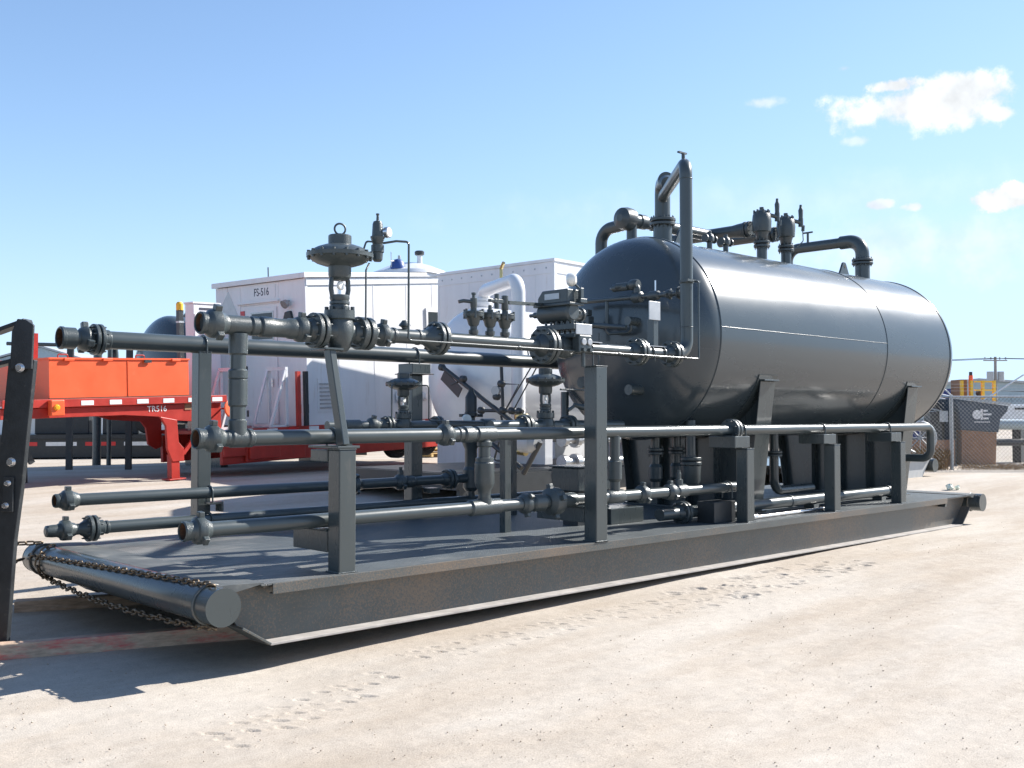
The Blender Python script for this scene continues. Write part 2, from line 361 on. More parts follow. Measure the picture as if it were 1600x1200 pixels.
class MB:
    def __init__(self):
        self.v = []; self.f = []; self.s = []

    def add(self, vs, fs, smooth=False):
        n = len(self.v)
        self.v.extend([tuple(x) for x in vs])
        for f in fs:
            self.f.append(tuple(i + n for i in f)); self.s.append(smooth)
        return self

    def lathe(self, prof, o=(0, 0, 0), d=(1, 0, 0), n=20, cap=True, a0=0.):
        d, u, w = frame(d); o = Vector(o)
        dirs = [u * math.cos(a0 + 2 * math.pi * k / n) + w * math.sin(a0 + 2 * math.pi * k / n) for k in range(n)]

        def ring(t, r):
            return [o + d * t + q * r for q in dirs]
        P = prof
        rings_a = []
        vs = []; fs = []
        prev_end = None
        for i in range(len(P) - 1):
            (t0, r0), (t1, r1) = P[i], P[i + 1]
            share = False
            if i > 0 and prev_end is not None:
                (tp, rp) = P[i - 1]
                v1 = Vector((t0 - tp, r0 - rp)); v2 = Vector((t1 - t0, r1 - r0))
                if v1.length > 1e-7 and v2.length > 1e-7 and v1.angle(v2) < R(32):
                    share = True
            if not share:
                s0 = len(vs); vs += ring(t0, max(r0, 1e-5))
            else:
                s0 = prev_end
            s1 = len(vs); vs += ring(t1, max(r1, 1e-5))
            for k in range(n):
                k2 = (k + 1) % n
                fs.append((s0 + k, s1 + k, s1 + k2, s0 + k2))
            prev_end = s1
        self.add(vs, fs, True)
        if cap:
            for (t, r), rev in ((P[0], False), (P[-1], True)):
                if r > 1e-4:
                    vv = ring(t, r)
                    idx = list(range(n))
                    self.add(vv, [tuple(idx if not rev else idx[::-1])], False)
        return self

    def cyl(self, a, b, r, n=14, r2=None):
        a = Vector(a); b = Vector(b)
        return self.lathe([(0, r), ((b - a).length, r if r2 is None else r2)], a, b - a, n)

    def tube(self, pts, r, n=10, rad=0., seg=8, cap=True, closed=False):
        pts = fillet(pts, rad, seg)
        m = len(pts)
        tang = []
        for i in range(m):
            if closed:
                t = pts[(i + 1) % m] - pts[i - 1]
            else:
                t = pts[min(i + 1, m - 1)] - pts[max(i - 1, 0)]
            tang.append(t.normalized())
        d, u, w = frame(tang[0])
        vs = []; fs = []
        for i in range(m):
            if i > 0:
                u = (u - tang[i] * u.dot(tang[i])).normalized()
            w = tang[i].cross(u)
            rr = r[i] if isinstance(r, (list, tuple)) else r
            for k in range(n):
                a = 2 * math.pi * k / n
                vs.append(pts[i] + (u * math.cos(a) + w * math.sin(a)) * rr)
        mm = m if closed else m - 1
        for i in range(mm):
            j = (i + 1) % m
            for k in range(n):
                k2 = (k + 1) % n
                fs.append((i * n + k, i * n + k2, j * n + k2, j * n + k))
        self.add(vs, fs, True)
        if cap and not closed:
            self.add(vs[:n], [tuple(range(n))[::-1]]); self.add(vs[-n:], [tuple(range(n))])
        return self

    def torus(self, c, axis, R_, r, n=24, m=8):
        d, u, w = frame(axis); c = Vector(c)
        pts = [c + (u * math.cos(2 * math.pi * k / n) + w * math.sin(2 * math.pi * k / n)) * R_ for k in range(n)]
        return self.tube(pts, r, m, closed=True)

    def box(self, c, s, rot=None):
        c = Vector(c)
        vs = []
        for x in (-.5, .5):
            for y in (-.5, .5):
                for z in (-.5, .5):
                    q = Vector((x * s[0], y * s[1], z * s[2]))
                    if rot is not None:
                        q = rot @ q
                    vs.append(c + q)
        return self.add(vs, [(0, 1, 3, 2), (4, 6, 7, 5), (0, 4, 5, 1), (2, 3, 7, 6), (0, 2, 6, 4), (1, 5, 7, 3)])

    def bx(self, x0, x1, y0, y1, z0, z1):
        return self.box(((x0 + x1) / 2, (y0 + y1) / 2, (z0 + z1) / 2), (abs(x1 - x0), abs(y1 - y0), abs(z1 - z0)))

    def bar(self, a, b, w, h, up=(0, 0, 1)):
        a = Vector(a); b = Vector(b); d = (b - a)
        ln = d.length; d.normalize()
        up = Vector(up)
        if abs(d.dot(up)) > .98:
            up = Vector((0, 1, 0))
        u = (up - d * up.dot(d)).normalized(); s = u.cross(d)
        rot = Matrix((d, s, u)).transposed()
        return self.box((a + b) / 2, (ln, w, h), rot)

    def prism(self, poly, ax, t0, t1):
        """poly: 2-D outline; ax 'x','y','z' = extrusion axis; poly coords are the two others in order."""
        def p(q, t):
            return {'x': (t, q[0], q[1]), 'y': (q[0], t, q[1]), 'z': (q[0], q[1], t)}[ax]
        n = len(poly)
        vs = [p(q, t0) for q in poly] + [p(q, t1) for q in poly]
        fs = [tuple(range(n)), tuple(range(n, 2 * n))[::-1]] + [(i, (i + 1) % n + 0, (i + 1) % n + n, i + n)[::-1] for i in range(n)]
        return self.add(vs, fs)

    def build(self, name, m, parent=None, bevel=0., local=False, seg=2):
        off = Vector((0, 0, 0))
        if parent is not None and not local:
            q = parent
            while q is not None:
                off += q.location; q = q.parent
        me = bpy.data.meshes.new(name)
        me.from_pydata([(x - off.x, y - off.y, z - off.z) for x, y, z in self.v], [], self.f)
        me.polygons.foreach_set('use_smooth', self.s)
        me.materials.append(M[m] if isinstance(m, str) else m)
        import bmesh
        bm = bmesh.new(); bm.from_mesh(me)
        bmesh.ops.recalc_face_normals(bm, faces=bm.faces); bm.to_mesh(me); bm.free()
        me.update()
        o = bpy.data.objects.new(name, me)
        COL.objects.link(o)
        if parent is not None:
            o.parent = parent
        if bevel > 0:
            b = o.modifiers.new('bevel', 'BEVEL'); b.width = bevel; b.segments = seg; b.limit_method = 'ANGLE'; b.angle_limit = R(40)
        return o


def tag(o, label=None, cat=None, group=None, kind=None):
    for k, v in (('label', label), ('category', cat), ('group', group), ('kind', kind)):
        if v:
            o[k] = v
    return o


def thing(name, label, cat, loc=(0, 0, 0), group=None, rot=None):
    o = bpy.data.objects.new(name, None)
    o.empty_display_size = .2
    o.location = loc
    if rot is not None:
        o.rotation_euler = rot
    COL.objects.link(o)
    return tag(o, label, cat, group)


def copy_tree(o, parent=None):
    c = o.copy(); COL.objects.link(c)
    if parent is not None:
        c.parent = parent
    for ch in list(o.children):
        copy_tree(ch, c)
    return c


def text(name, body, size, m, parent, loc, rot, depth=.002, sx=1.):
    cu = bpy.data.curves.new(name, 'FONT')
    cu.body = body; cu.size = size; cu.extrude = depth; cu.align_x = 'CENTER'; cu.align_y = 'CENTER'
    tmp = bpy.data.objects.new(name + '_tmp', cu)
    COL.objects.link(tmp)
    dg = bpy.context.evaluated_depsgraph_get()
    me = bpy.data.meshes.new_from_object(tmp.evaluated_get(dg))
    bpy.data.objects.remove(tmp)
    me.materials.clear(); me.materials.append(M[m])
    o = bpy.data.objects.new(name, me); COL.objects.link(o)
    o.parent = parent; o.location = loc; o.rotation_euler = rot; o.scale = (sx, 1, 1)
    return o


# site frame: metres to the right of / ahead of the photographer's standing point
_a = R(VIEW_AZ)


def site(r, a):
    return Vector((CAM.x + r * math.sin(_a) + a * math.cos(_a), CAM.y - r * math.cos(_a) + a * math.sin(_a), 0))


# ------------------------------------------------------------------ ground
def smooth(t):
    t = np.clip(t, 0, 1); return t * t * (3 - 2 * t)


def ground_z(x, y):
    l_ = (x - CAM.x) * math.sin(_a) - (y - CAM.y) * math.cos(_a)
    s = (x - CAM.x) * math.cos(_a) + (y - CAM.y) * math.sin(_a)
    z = -.172 + .157 * np.clip((s - 7.0) / 5.5, 0, 1)
    z = z + .012 * np.clip((s - 12.5) / 3.5, 0, 1) + .263 * smooth((s - 16) / 6.)
    z = z + .45 * smooth((s - 29.8) / 4.5) * smooth((l_ - 9) / 4.)
    return z


_lat = rng.random((257, 257))


def vnoise(x, y, sc):
    x = x / sc; y = y / sc
    xi = np.floor(x).astype(int); yi = np.floor(y).astype(int)
    fx = x - xi; fy = y - yi
    fx = fx * fx * (3 - 2 * fx); fy = fy * fy * (3 - 2 * fy)
    g = lambda a, b: _lat[a % 257, b % 257]
    return (g(xi, yi) * (1 - fx) + g(xi + 1, yi) * fx) * (1 - fy) + (g(xi, yi + 1) * (1 - fx) + g(xi + 1, yi + 1) * fx) * fy - .5


def build_ground():
    def axis(lo, hi, step, far):
        c = list(np.arange(lo, hi, step))
        t = hi; st = step
        while t < far:
            c.append(t); st *= 1.16; t += st
        c.append(far)
        t = lo; st = step; pre = []
        while t > -far:
            st *= 1.16; t -= st; pre.append(max(t, -far))
        return np.array(sorted(set(pre)) + c)
    xs = axis(-2.6, 8.5, .017, 3000.)
    ys = axis(-4.6, .9, .017, 3000.)
    X, Y = np.meshgrid(xs, ys, indexing='ij')
    Z = ground_z(X, Y)
    near = np.exp(-((np.clip(np.hypot(X - 2, Y + 2) - 9, 0, None)) / 8) ** 2)
    Z += (vnoise(X, Y, 1.7) * .03 + vnoise(X + 31, Y + 7, .62) * .010 + vnoise(X + 3, Y + 17, .23) * .004 + vnoise(X, Y, .09) * .0025) * (near * .75 + .1) * np.clip(1 - (np.hypot(X, Y) - 60) / 100, 0, 1)
    # cleat prints left by a crawler track along the skid
    def print_at(px, py, ang, ln=.075, wd=.024, dp=.016):
        nonlocal Z
        i0, i1 = np.searchsorted(xs, (px - .2, px + .2)); j0, j1 = np.searchsorted(ys, (py - .2, py + .2))
        if i1 <= i0 or j1 <= j0:
            return
        dx = X[i0:i1, j0:j1] - px; dy = Y[i0:i1, j0:j1] - py
        u = (dx * math.cos(ang) + dy * math.sin(ang)) / ln; v = (-dx * math.sin(ang) + dy * math.cos(ang)) / wd
        q = np.clip(1.25 - np.sqrt(u * u + v * v), 0, .4) / .4
        rim = np.exp(-((np.sqrt((u * .8) ** 2 + (v * .6) ** 2) - 1.35) / .3) ** 2)
        Z[i0:i1, j0:j1] += -dp * q + .004 * rim
    for row, (yo, lo, hi, dens) in enumerate([(-.02, .9, 5.4, .9), (-.17, 1.0, 6.6, .85), (-.33, 1.2, 6.9, .75), (-.5, 3.2, 6.9, .55)]):
        t = lo
        while t < hi:
            if random.random() < dens:
                print_at(t + random.uniform(-.03, .03), yo - .28 - .06 * t * .3 + random.uniform(-.03, .03), R(-52) + random.uniform(-.25, .25), random.uniform(.03, .055), random.uniform(.009, .015), random.uniform(.008, .016))
            t += .165
    for row, yo in enumerate((-1.33, -1.18, -1.03)):
        t = -.95
        while t < .5:
            if random.random() < .82:
                print_at(t + random.uniform(-.02, .02), yo + (t + .95) * .33 + random.uniform(-.02, .02), R(-48) + random.uniform(-.2, .2), random.uniform(.04, .06), random.uniform(.011, .018), random.uniform(.010, .018))
            t += .18
    for k in range(70):
        print_at(random.uniform(4, 7.2), random.uniform(-.9, -.25), random.uniform(-1.2, -.4), random.uniform(.03, .07), random.uniform(.015, .03), random.uniform(.006, .016))
    # faint tyre ruts sweeping across the yard
    for (ax, ay, bx_, by_) in ((3.0, -4.6, 11., -2.2), (3.6, -5.2, 11.5, -2.9), (-1.5, -3.1, 8., -1.5)):
        dx, dy = bx_ - ax, by_ - ay; ln = math.hypot(dx, dy)
        v = (-(X - ax) * dy + (Y - ay) * dx) / ln + .12 * np.sin(((X - ax) * dx + (Y - ay) * dy) / ln * .5)
        u = ((X - ax) * dx + (Y - ay) * dy) / ln
        ribs = .5 + .5 * np.sign(np.sin(v * 2 * math.pi / .045))
        w = np.exp(-(v / .13) ** 4) * ((u > 0) & (u < ln)) * np.clip(vnoise(X + 5, Y + 9, .9) * 3 + .4, 0, 1)
        Z -= w * (.006 + .004 * ribs * np.clip(vnoise(X + 50, Y, .5) * 4, 0, 1))
    nx, ny = len(xs), len(ys)
    me = bpy.data.meshes.new('ground')
    V = np.stack([X.ravel(), Y.ravel(), Z.ravel()], 1)
    idx = np.arange(nx * ny).reshape(nx, ny)
    F = np.stack([idx[:-1, :-1].ravel(), idx[1:, :-1].ravel(), idx[1:, 1:].ravel(), idx[:-1, 1:].ravel()], 1)
    me.vertices.add(len(V)); me.vertices.foreach_set('co', V.astype(np.float32).ravel())
    me.loops.add(F.size); me.loops.foreach_set('vertex_index', F.astype(np.int32).ravel())
    me.polygons.add(len(F)); me.polygons.foreach_set('loop_start', np.arange(0, F.size, 4, dtype=np.int32))
    me.update(calc_edges=True)
    me.polygons.foreach_set('use_smooth', np.ones(len(F), bool))
    me.materials.append(M['ground'])
    o = bpy.data.objects.new('ground', me); COL.objects.link(o)
    tag(o, kind='structure')
    # loose pebbles and grit
    mb = MB()
    for k in range(4200):
        d = 4.2 + random.random() ** 1.6 * 13
        lat = random.uniform(-.52, .52) * d
        p = site(lat, d)
        if -.3 < p.y < 3.5 and -.5 < p.x < 12.3:
            continue
        r = random.choice([.002, .002, .003, .003, .003, .004, .006]) * random.uniform(.7, 1.2)
        z = float(ground_z(np.array(p.x), np.array(p.y))) + r * .3 - .002
        a = random.uniform(0, 6.28)
        vs = [(p.x + r * 1.2 * math.cos(a + i * 1.5708) * random.uniform(.8, 1.3), p.y + r * math.sin(a + i * 1.5708) * random.uniform(.8, 1.3), z + r * random.uniform(-.2, .2)) for i in range(4)]
        vs += [(p.x, p.y, z + r * .8), (p.x, p.y, z - r)]
        mb.add(vs, [(0, 1, 4), (1, 2, 4), (2, 3, 4), (3, 0, 4), (1, 0, 5), (2, 1, 5), (3, 2, 5), (0, 3, 5)])
    M['pebble'] = mat('limestone_pebble', (.40, .335, .27), rough=.9, var=.35, scale=14)
    tag(mb.build('gravel', 'pebble'), kind='stuff')


build_ground()


# ------------------------------------------------------------------ fitting kit (o = axis origin, d = direction, t measured along it)
class Fit:
    def __init__(self, root, o, d=(1, 0, 0), m='pipe'):
        self.root = root; self.o = Vector(o); self.d = Vector(d).normalized(); self.m = m

    def at(self, t):
        return self.o + self.d * t

    def pipe(self, t0, t1, r, name='pipe', m=None, parent=None):
        b = MB().lathe([(t0, r), (t1, r)], self.o, self.d, 24)
        return b.build(name, m or self.m, parent or self.root)

    def prof(self, pr, name, m='cast', n=24, parent=None):
        return MB().lathe(pr, self.o, self.d, n).build(name, m, parent or self.root)

    def sleeve(self, t0, t1, r, name='coupling', m='cast', parent=None):
        c = min(.012, abs(t1 - t0) * .2)
        return self.prof([(t0, r - c), (t0 + c, r), (t1 - c, r), (t1, r - c)], name, m, parent=parent)

    def flange(self, t0, t1, Rr, r, nb=8, name='flange', neck=True, parent=None, mid=None):
        """bolted pair filling t0..t1"""
        p = parent or self.root
        tm = (t0 + t1) / 2; g = min(.008, (t1 - t0) * .08); w = (t1 - t0)
        b = MB()
        for s0, s1 in ((t0, tm - g), (tm + g, t1)):
            b.lathe([(s0, Rr - .006), (s0 + .006, Rr), (s1 - .006, Rr), (s1, Rr - .006)], self.o, self.d, 28)
        o1 = b.build(name, 'cast', p)
        b = MB().lathe([(tm - g * 1.2, Rr * .78), (tm + g * 1.2, Rr * .78)], self.o, self.d, 24)
        b.build('gasket', 'darkgap', o1)
        d, u, w_ = frame(self.d)
        b = MB()
        for k in range(nb):
            a = 2 * math.pi * (k + .5) / nb
            q = (u * math.cos(a) + w_ * math.sin(a)) * (Rr * .83)
            rb = Rr * .062
            b.lathe([(t0 - .03, rb * .6), (t0 - .022, rb * .6), (t0 - .022, rb), (t0 - .001, rb)], self.o + q, self.d, 6)
            b.lathe([(t1 + .001, rb), (t1 + .022, rb), (t1 + .022, rb * .6), (t1 + .03, rb * .6)], self.o + q, self.d, 6)
        tag(b.build('bolts', 'cast', o1), kind='stuff')
        if neck:
            self.prof([(t0 - .07, r + .002), (t0 - .05, r + .006), (t0 - .002, r + (Rr - r) * .42)], 'weld_neck', 'cast', parent=o1)
            self.prof([(t1 + .002, r + (Rr - r) * .42), (t1 + .05, r + .006), (t1 + .07, r + .002)], 'weld_neck', 'cast', parent=o1)
        return o1

    def union(self, t0, t1, r, lugs=3, a0=.5, big=1.0, name='hammer_union'):
        """wing-nut hammer union"""
        L_ = t1 - t0
        Rn = r * 1.62 * big
        b = MB().lathe([(t0 - L_ * .25, r * 1.08), (t0, r * 1.3), (t0 + L_ * .08, Rn * .94), (t0 + L_ * .25, Rn), (t0 + L_ * .62, Rn), (t0 + L_ * .74, Rn * .9), (t0 + L_ * .8, r * 1.35), (t1, r * 1.2), (t1 + L_ * .2, r * 1.05)], self.o, self.d, 28)
        d, u, w = frame(self.d)
        for k in range(lugs):
            a = a0 + 2 * math.pi * k / lugs
            q = u * math.cos(a) + w * math.sin(a); s = d.cross(q)
            rot = Matrix((d, s, q)).transposed()
            b.box(self.o + d * (t0 + L_ * .44) + q * (Rn * 1.12), (L_ * .42, Rn * .55, Rn * .42), rot)
        return b.build(name, 'cast', self.root, bevel=.006)

    def open_end(self, t0, t1, r):
        """threaded open pipe mouth, t0 = mouth"""
        s = 1 if t1 > t0 else -1
        o1 = self.prof([(t0 + s * .10, r * .80), (t0 + s * .004, r * .82), (t0, r * .9), (t0 + s * .01, r), (t0 + s * .035, r), (t0 + s * .04, r * .94), (t1, r * .94)], 'pipe_mouth')
        MB().lathe([(t0 + s * .105, r * .79), (t0 + s * .012, r * .79)], self.o, self.d, 20, cap=False).build('rusty_bore', 'rust', o1)
        MB().lathe([(t0 + s * .1, r * .8), (t0 + s * .102, .0)], self.o, self.d, 20, cap=False).build('bore_end', 'darkgap', o1)
        return o1

    def ubolt(self, t, r, drop, side=(0, 0, -1), name='u_bolt'):
        d, u, w = frame(self.d)
        dn = Vector(side); sd_ = d.cross(dn)
        c = self.at(t)
        rr = r + .009
        pts = [c + sd_ * rr + dn * drop]
        for k in range(13):
            a = math.pi * k / 12
            pts.append(c + sd_ * (rr * math.cos(a)) - dn * (rr * math.sin(a)))
        pts.append(c - sd_ * rr + dn * drop)
        return MB().tube(pts, .0085, 8).build(name, 'cast', self.root)


# ------------------------------------------------------------------ the skid itself
def build_skid():
    t = thing('steel_skid', 'long dark grey steel skid base with diamond plate deck and round tubes across its ends', 'skid', (5.9, 1.65, 0))
    X0, X1, W = 0.0, 11.84, 3.30
    # deck plate
    MB().bx(X0 - .06, X1 - .02, .006, W - .006, .418, .430).build('deck_plate', 'deck', t)

    def beam(yc, near):
        sgn = -1 if near else 1
        b = MB()
        # web with sloped sled ends, flanges top and bottom
        poly = [(X0 - .30, .33), (X0 - .16, .12), (X0 + .02, .012), (X1 - .38, .012), (X1 - .12, .24), (X1 - .02, .345), (X1 - .02, .398), (X0 - .28, .398)]
        b.prism(poly, 'y', yc - .008, yc + .008)
        # sled run-up plates
        b.bar((X0 + .025, yc, .005), (X0 - .20, yc, .145), .28, .018)
        b.bar((X1 - .385, yc, .005), (X1 - .10, yc, .25), .28, .018)
        b.bx(X0 - .02, X1 - .04, yc - .10, yc + .10, .398, .416)
        o = b.build('side_beam', 'beam', t, bevel=.003)
        fb = MB().bx(X0 + .02, X1 - .38, yc - .14, yc + .14, -.004, .014)
        fb.build('bottom_flange', 'dustflange', o, bevel=.003)
        st = MB()
        k = X0 + 1.5
        while k < X1 - .8:
            k += 1.5
        for x in (10.99,):
            st.prism([(x - .05, .30), (x + .02, .30), (x + .0, .395)], 'y', yc + sgn * .009, yc + sgn * .11)
        st.build('gusset', 'paint', o)
        # edge channel that carries the deck
        y = -.001 if near else W + .001
        e = MB().bx(X0 + .03, 10.95, y, y - sgn * .012, .352, .428)
        e.bx(X0 + .03, 10.95, y - sgn * .0125, y - sgn * .05, .352, .362)
        e.build('edge_channel', 'beam', o, bevel=.003)
        return o
    beam(.145, True)
    beam(W - .145, False)
    for x in np.arange(1.2, X1 - .6, 1.35):
        MB().bx(x - .05, x + .05, .16, W - .16, .12, .40).build('cross_member', 'beam', t)
    # end tubes with flat caps
    for x, z in ((-.39, .322), (11.99, .31)):
        r = .128
        tb = MB().lathe([(-.075, r), (W + .06, r)], (x, 0, z), (0, 1, 0), 36, cap=False).build('end_tube', 'paint', t)
        for yy in (-.079, W + .060):
            MB().lathe([(0, r + .002), (.0055, r + .002), (.006, r - .003)], (x, yy, z), (0, 1, 0), 36).build('end_cap', 'paint', tb)
        for yy in (.1, W - .14):
            MB().torus((x, yy, z), (0, 1, 0), r + .004, .012, 32, 6).build('collar', 'beam', tb)
        s = 1 if x < 0 else -1
        MB().prism([(x + s * .02, z + .127), (x + s * .10, z + .1295), (x + s * .36, .4375), (x + s * .36, .4315), (x + s * .05, z + .06)], 'y', .02, W - .02).build('end_plate', 'matte', tb)
    MB().bx(4.7, 5.25, .92, 1.25, .431, .60).build('pipe_block', 'paint', t, bevel=.006)


build_skid()


# ------------------------------------------------------------------ support posts
def post(x0, x1, y0, y1, ztop, label, extra=None):
    t = thing('support_post', label, 'support post', ((x0 + x1) / 2, (y0 + y1) / 2, .43), 'square support posts on the skid')
    MB().bx(x0, x1, y0, y1, .4305, ztop).build('column', 'paint', t, bevel=.008)
    MB().bx(x0 - .004, x1 + .004, y0 - .004, y1 + .004, ztop + .0005, ztop + .010).build('cap_plate', 'paint', t, bevel=.003)
    MB().bx(x0 - .012, x1 + .012, y0 - .012, y1 + .012, .4302, .440).build('foot_weld', 'cast', t, bevel=.004)
    if extra:
        extra(t)
    return t


def ex1(t):
    MB().bx(.60, .77, .19, .42, 1.255, 1.345).build('bracket', 'paint', t, bevel=.006)
    MB().bx(.60, .77, .19, .66, .575, .735).bx(.585, .785, .19, .67, .736, .75).build('bracket', 'paint', t, bevel=.005)
    MB().bx(.585, .785, .03, .43, 1.3565, 1.3765).build('top_plate', 'paint', t, bevel=.004)
    MB().bar((.665, .07, 1.377), (.645, .235, 2.11), .085, .055, (1, 0, 0)).build('brace', 'paint', t, bevel=.006)
    MB().bx(.57, .73, .17, .40, 2.105, 2.118).build('saddle_plate', 'paint', t)


def exblk(x0, x1, z0):
    def f(t):
        MB().bx(x0 - .14, x1 + .01, .09, .44, z0 + .012, 1.378).build('pipe_shoe', 'paint', t, bevel=.008)
    return f


post(.605, .755, .035, .185, 1.345, 'nearest square grey post, a slanted brace rising from its top to the upper pipe', ex1)


def ex2(t):
    MB().bx(3.43, 3.60, .16, .78, .60, .735).bx(3.42, 3.61, .16, .79, .736, .748).build('bracket', 'paint', t, bevel=.005)
    MB().cyl((3.53, .13, 2.07), (3.53, .13, 2.26), .008, 8).build('tie_rod', 'cast', t)


post(3.43, 3.585, -.0, .155, 2.062, 'tallest square grey post on the near deck edge, standing free past the pipes', ex2)
post(5.95, 6.09, .03, .175, 1.235, 'square grey post just right of the big flange in the middle pipe', exblk(5.95, 6.09, 1.235))
post(7.84, 7.985, .03, .175, 1.245, 'short square grey post between the two tank saddles, under the middle pipe', exblk(7.84, 7.985, 1.245))
post(9.59, 9.735, .03, .175, 1.245, 'last square grey post near the far saddle, close to the rear end of the deck', exblk(9.59, 9.735, 1.245))


def exf1(t):
    MB().bx(1.08, 1.22, 2.93, 3.06, .735, .76).bx(1.20, 1.222, 2.93, 3.06, .66, .735).build('bracket', 'paint', t, bevel=.004)
    MB().bx(1.02, 1.18, 2.93, 3.05, .48, .50).build('bracket', 'paint', t, bevel=.004)


def exf2(t):
    MB().bx(3.65, 3.92, 3.03, 3.30, 2.098, 2.21).build('pipe_shoe', 'paint', t, bevel=.006)
    MB().bx(3.62, 3.95, 3.0, 3.33, 2.085, 2.097).build('top_plate', 'paint', t, bevel=.003)
    MB().bx(3.86, 4.0, 2.95, 3.09, .70, .76).build('bracket', 'paint', t, bevel=.004)


post(1.03, 1.17, 3.10, 3.25, 2.235, 'tall square grey post at the far deck edge beside the orange box', exf1)
post(3.70, 3.86, 3.10, 3.25, 2.075, 'square grey post at the far deck edge in front of the white tank', exf2)


# ------------------------------------------------------------------ pressure tank
TX0, TX1, TXM, TY, TZ, TR = 6.04, 12.08, 10.04, 1.65, 2.548, 1.23


def head_profile(R_, hd, n=20):
    return [(-hd * math.cos(math.pi / 2 * k / n), R_ * math.sin(math.pi / 2 * k / n)) for k in range(n + 1)]


def nozzle(root, x, z0, z1, r, Rf, y=TY):
    f = Fit(root, (x, y, 0), (0, 0, 1))
    o = f.pipe(z0, z1 - .09, r, 'nozzle', 'paint')
    f.flange(z1 - .085, z1 + .005, Rf, r, 12, 'flange', neck=False, parent=o)
    return o


def build_tank():
    t = thing('pressure_tank', 'large glossy dark grey horizontal pressure tank with domed ends on two saddles', 'tank', (9.06, TY, .43))
    sh = MB().lathe([(TX0, TR), (TX1, TR)], (0, TY, TZ), (1, 0, 0), 128, cap=False).build('shell', 'tank', t)
    for x, w in ((TX0, .013), (TXM, .009), (TX1, .013)):
        MB().torus((x, TY, TZ), (1, 0, 0), TR - .001, w, 128, 6).build('weld_seam', 'tank', sh)
    a = math.asin(.07 / TR)
    MB().cyl((TX0, TY - TR * math.cos(a), TZ + TR * math.sin(a)), (TXM, TY - TR * math.cos(a), TZ + TR * math.sin(a)), .0045, 8).build('weld_seam', 'tank', sh)
    MB().lathe(head_profile(TR, .67), (TX0, TY, TZ), (1, 0, 0), 128, cap=False).build('domed_head', 'tank', t)
    MB().lathe(head_profile(TR, .67), (TX1, TY, TZ), (-1, 0, 0), 128, cap=False).build('domed_head', 'tank', t)
    for xc in (7.13, 11.0):
        hw = .165
        zt = 2.02
        yt = math.sqrt(TR ** 2 - (zt - TZ) ** 2) - .012      # half width at top of saddle horn
        yb = .93
        arc = []
        for k in range(25):
            y = -yt + 2 * yt * k / 24
            arc.append((TY + y, TZ - math.sqrt(TR ** 2 - y * y) - .002))
        poly = [(TY - yb, .445), (TY - yt - .03, zt)] + arc + [(TY + yt + .03, zt), (TY + yb, .445)]
        sd_ = MB().prism(poly, 'x', xc - .010, xc + .010).build('saddle', 'paint', t)
        for s in (-1, 1):
            a_ = Vector((xc, TY + s * (yt + .038), zt)); b_ = Vector((xc, TY + s * (yb + .008), .445))
            MB().bar(a_, b_, .32, .014, (0, 1, 0)).build('side_flange', 'paint', sd_, bevel=.003)
            MB().bx(xc - .16, xc + .16, TY + s * (yt - .02), TY + s * (yt + .10), zt + .004, zt + .022).build('cap_plate', 'paint', sd_, bevel=.003)
            # wear strap above the horn
            pts = []
            for k in range(9):
                zz = zt + .02 + .09 * k / 8
                pts.append((TY + s * (math.sqrt(TR ** 2 - (zz - TZ) ** 2) + .006), zz))
        MB().bx(xc - .165, xc + .165, TY - 1.0, TY + 1.0, .431, .446).build('base_plate', 'paint', sd_)
        for yy in (-.45, 0, .45):
            ztop = TZ - math.sqrt(TR ** 2 - yy * yy) - .003
            MB().bx(xc - .15, xc - .011, TY + yy - .007, TY + yy + .007, .447, ztop).build('stiffener', 'paint', sd_)
            MB().bx(xc + .011, xc + .15, TY + yy - .007, TY + yy + .007, .447, ztop).build('stiffener', 'paint', sd_)
        wp = []
        n = 40
        vs = []; fs = []
        half = math.acos((TZ - zt) / TR) if zt < TZ else 1.2
        for k in range(n + 1):
            an = -half - .07 + (2 * half + .14) * k / n
            for rr in (TR + .002, TR + .012):
                for xx in (xc - .2, xc + .2):
                    vs.append((xx, TY + rr * math.sin(an), TZ - rr * math.cos(an)))
        for k in range(n):
            b0 = k * 4; b1 = b0 + 4
            fs += [(b0 + 2, b0 + 3, b1 + 3, b1 + 2), (b0, b1, b1 + 1, b0 + 1), (b0, b0 + 2, b1 + 2, b1), (b0 + 1, b1 + 1, b1 + 3, b0 + 3)]
        fs += [(0, 1, 3, 2), (n * 4, n * 4 + 2, n * 4 + 3, n * 4 + 1)]
        MB().add(vs, fs).build('wear_plate', 'paint', sd_)
    # lifting lugs with eye
    for xc in (6.93, 11.10):
        z0 = TZ + TR - .01
        b = MB()
        outer = [(xc - .17, z0), (xc - .045, z0 + .215), (xc - .02, z0 + .232), (xc + .02, z0 + .232), (xc + .045, z0 + .215), (xc + .17, z0)]
        b.prism(outer, 'y', TY - .016, TY + .016)
        lg = b.build('lifting_lug', 'paint', t, bevel=.003)
        MB().lathe([(-.019, .026), (.019, .026)], (xc + .005, TY, z0 + .165), (0, 1, 0), 14).build('lug_eye', 'darkgap', lg)
    # top nozzles
    nozzle(t, 6.55, 3.70, 4.08, .118, .165)
    nozzle(t, 8.80, 3.70, 4.06, .072, .115)
    nozzle(t, 9.43, 3.70, 4.07, .072, .115)
    nozzle(t, 11.70, 3.68, 4.11, .115, .165)
    # bottom drains
    for x, y, z1 in ((6.20, 1.5, 1.17), (6.62, 1.5, 1.17)):
        f = Fit(t, (x, y, 0), (0, 0, 1))
        o = f.pipe(.62, 1.4, .055, 'drain_pipe', 'paint')
        f.flange(z1 - .04, z1 + .04, .10, .055, 8, parent=o, neck=False)
        f.prof([(.80, .06), (.84, .085), (.98, .085), (1.02, .06)], 'drain_valve')
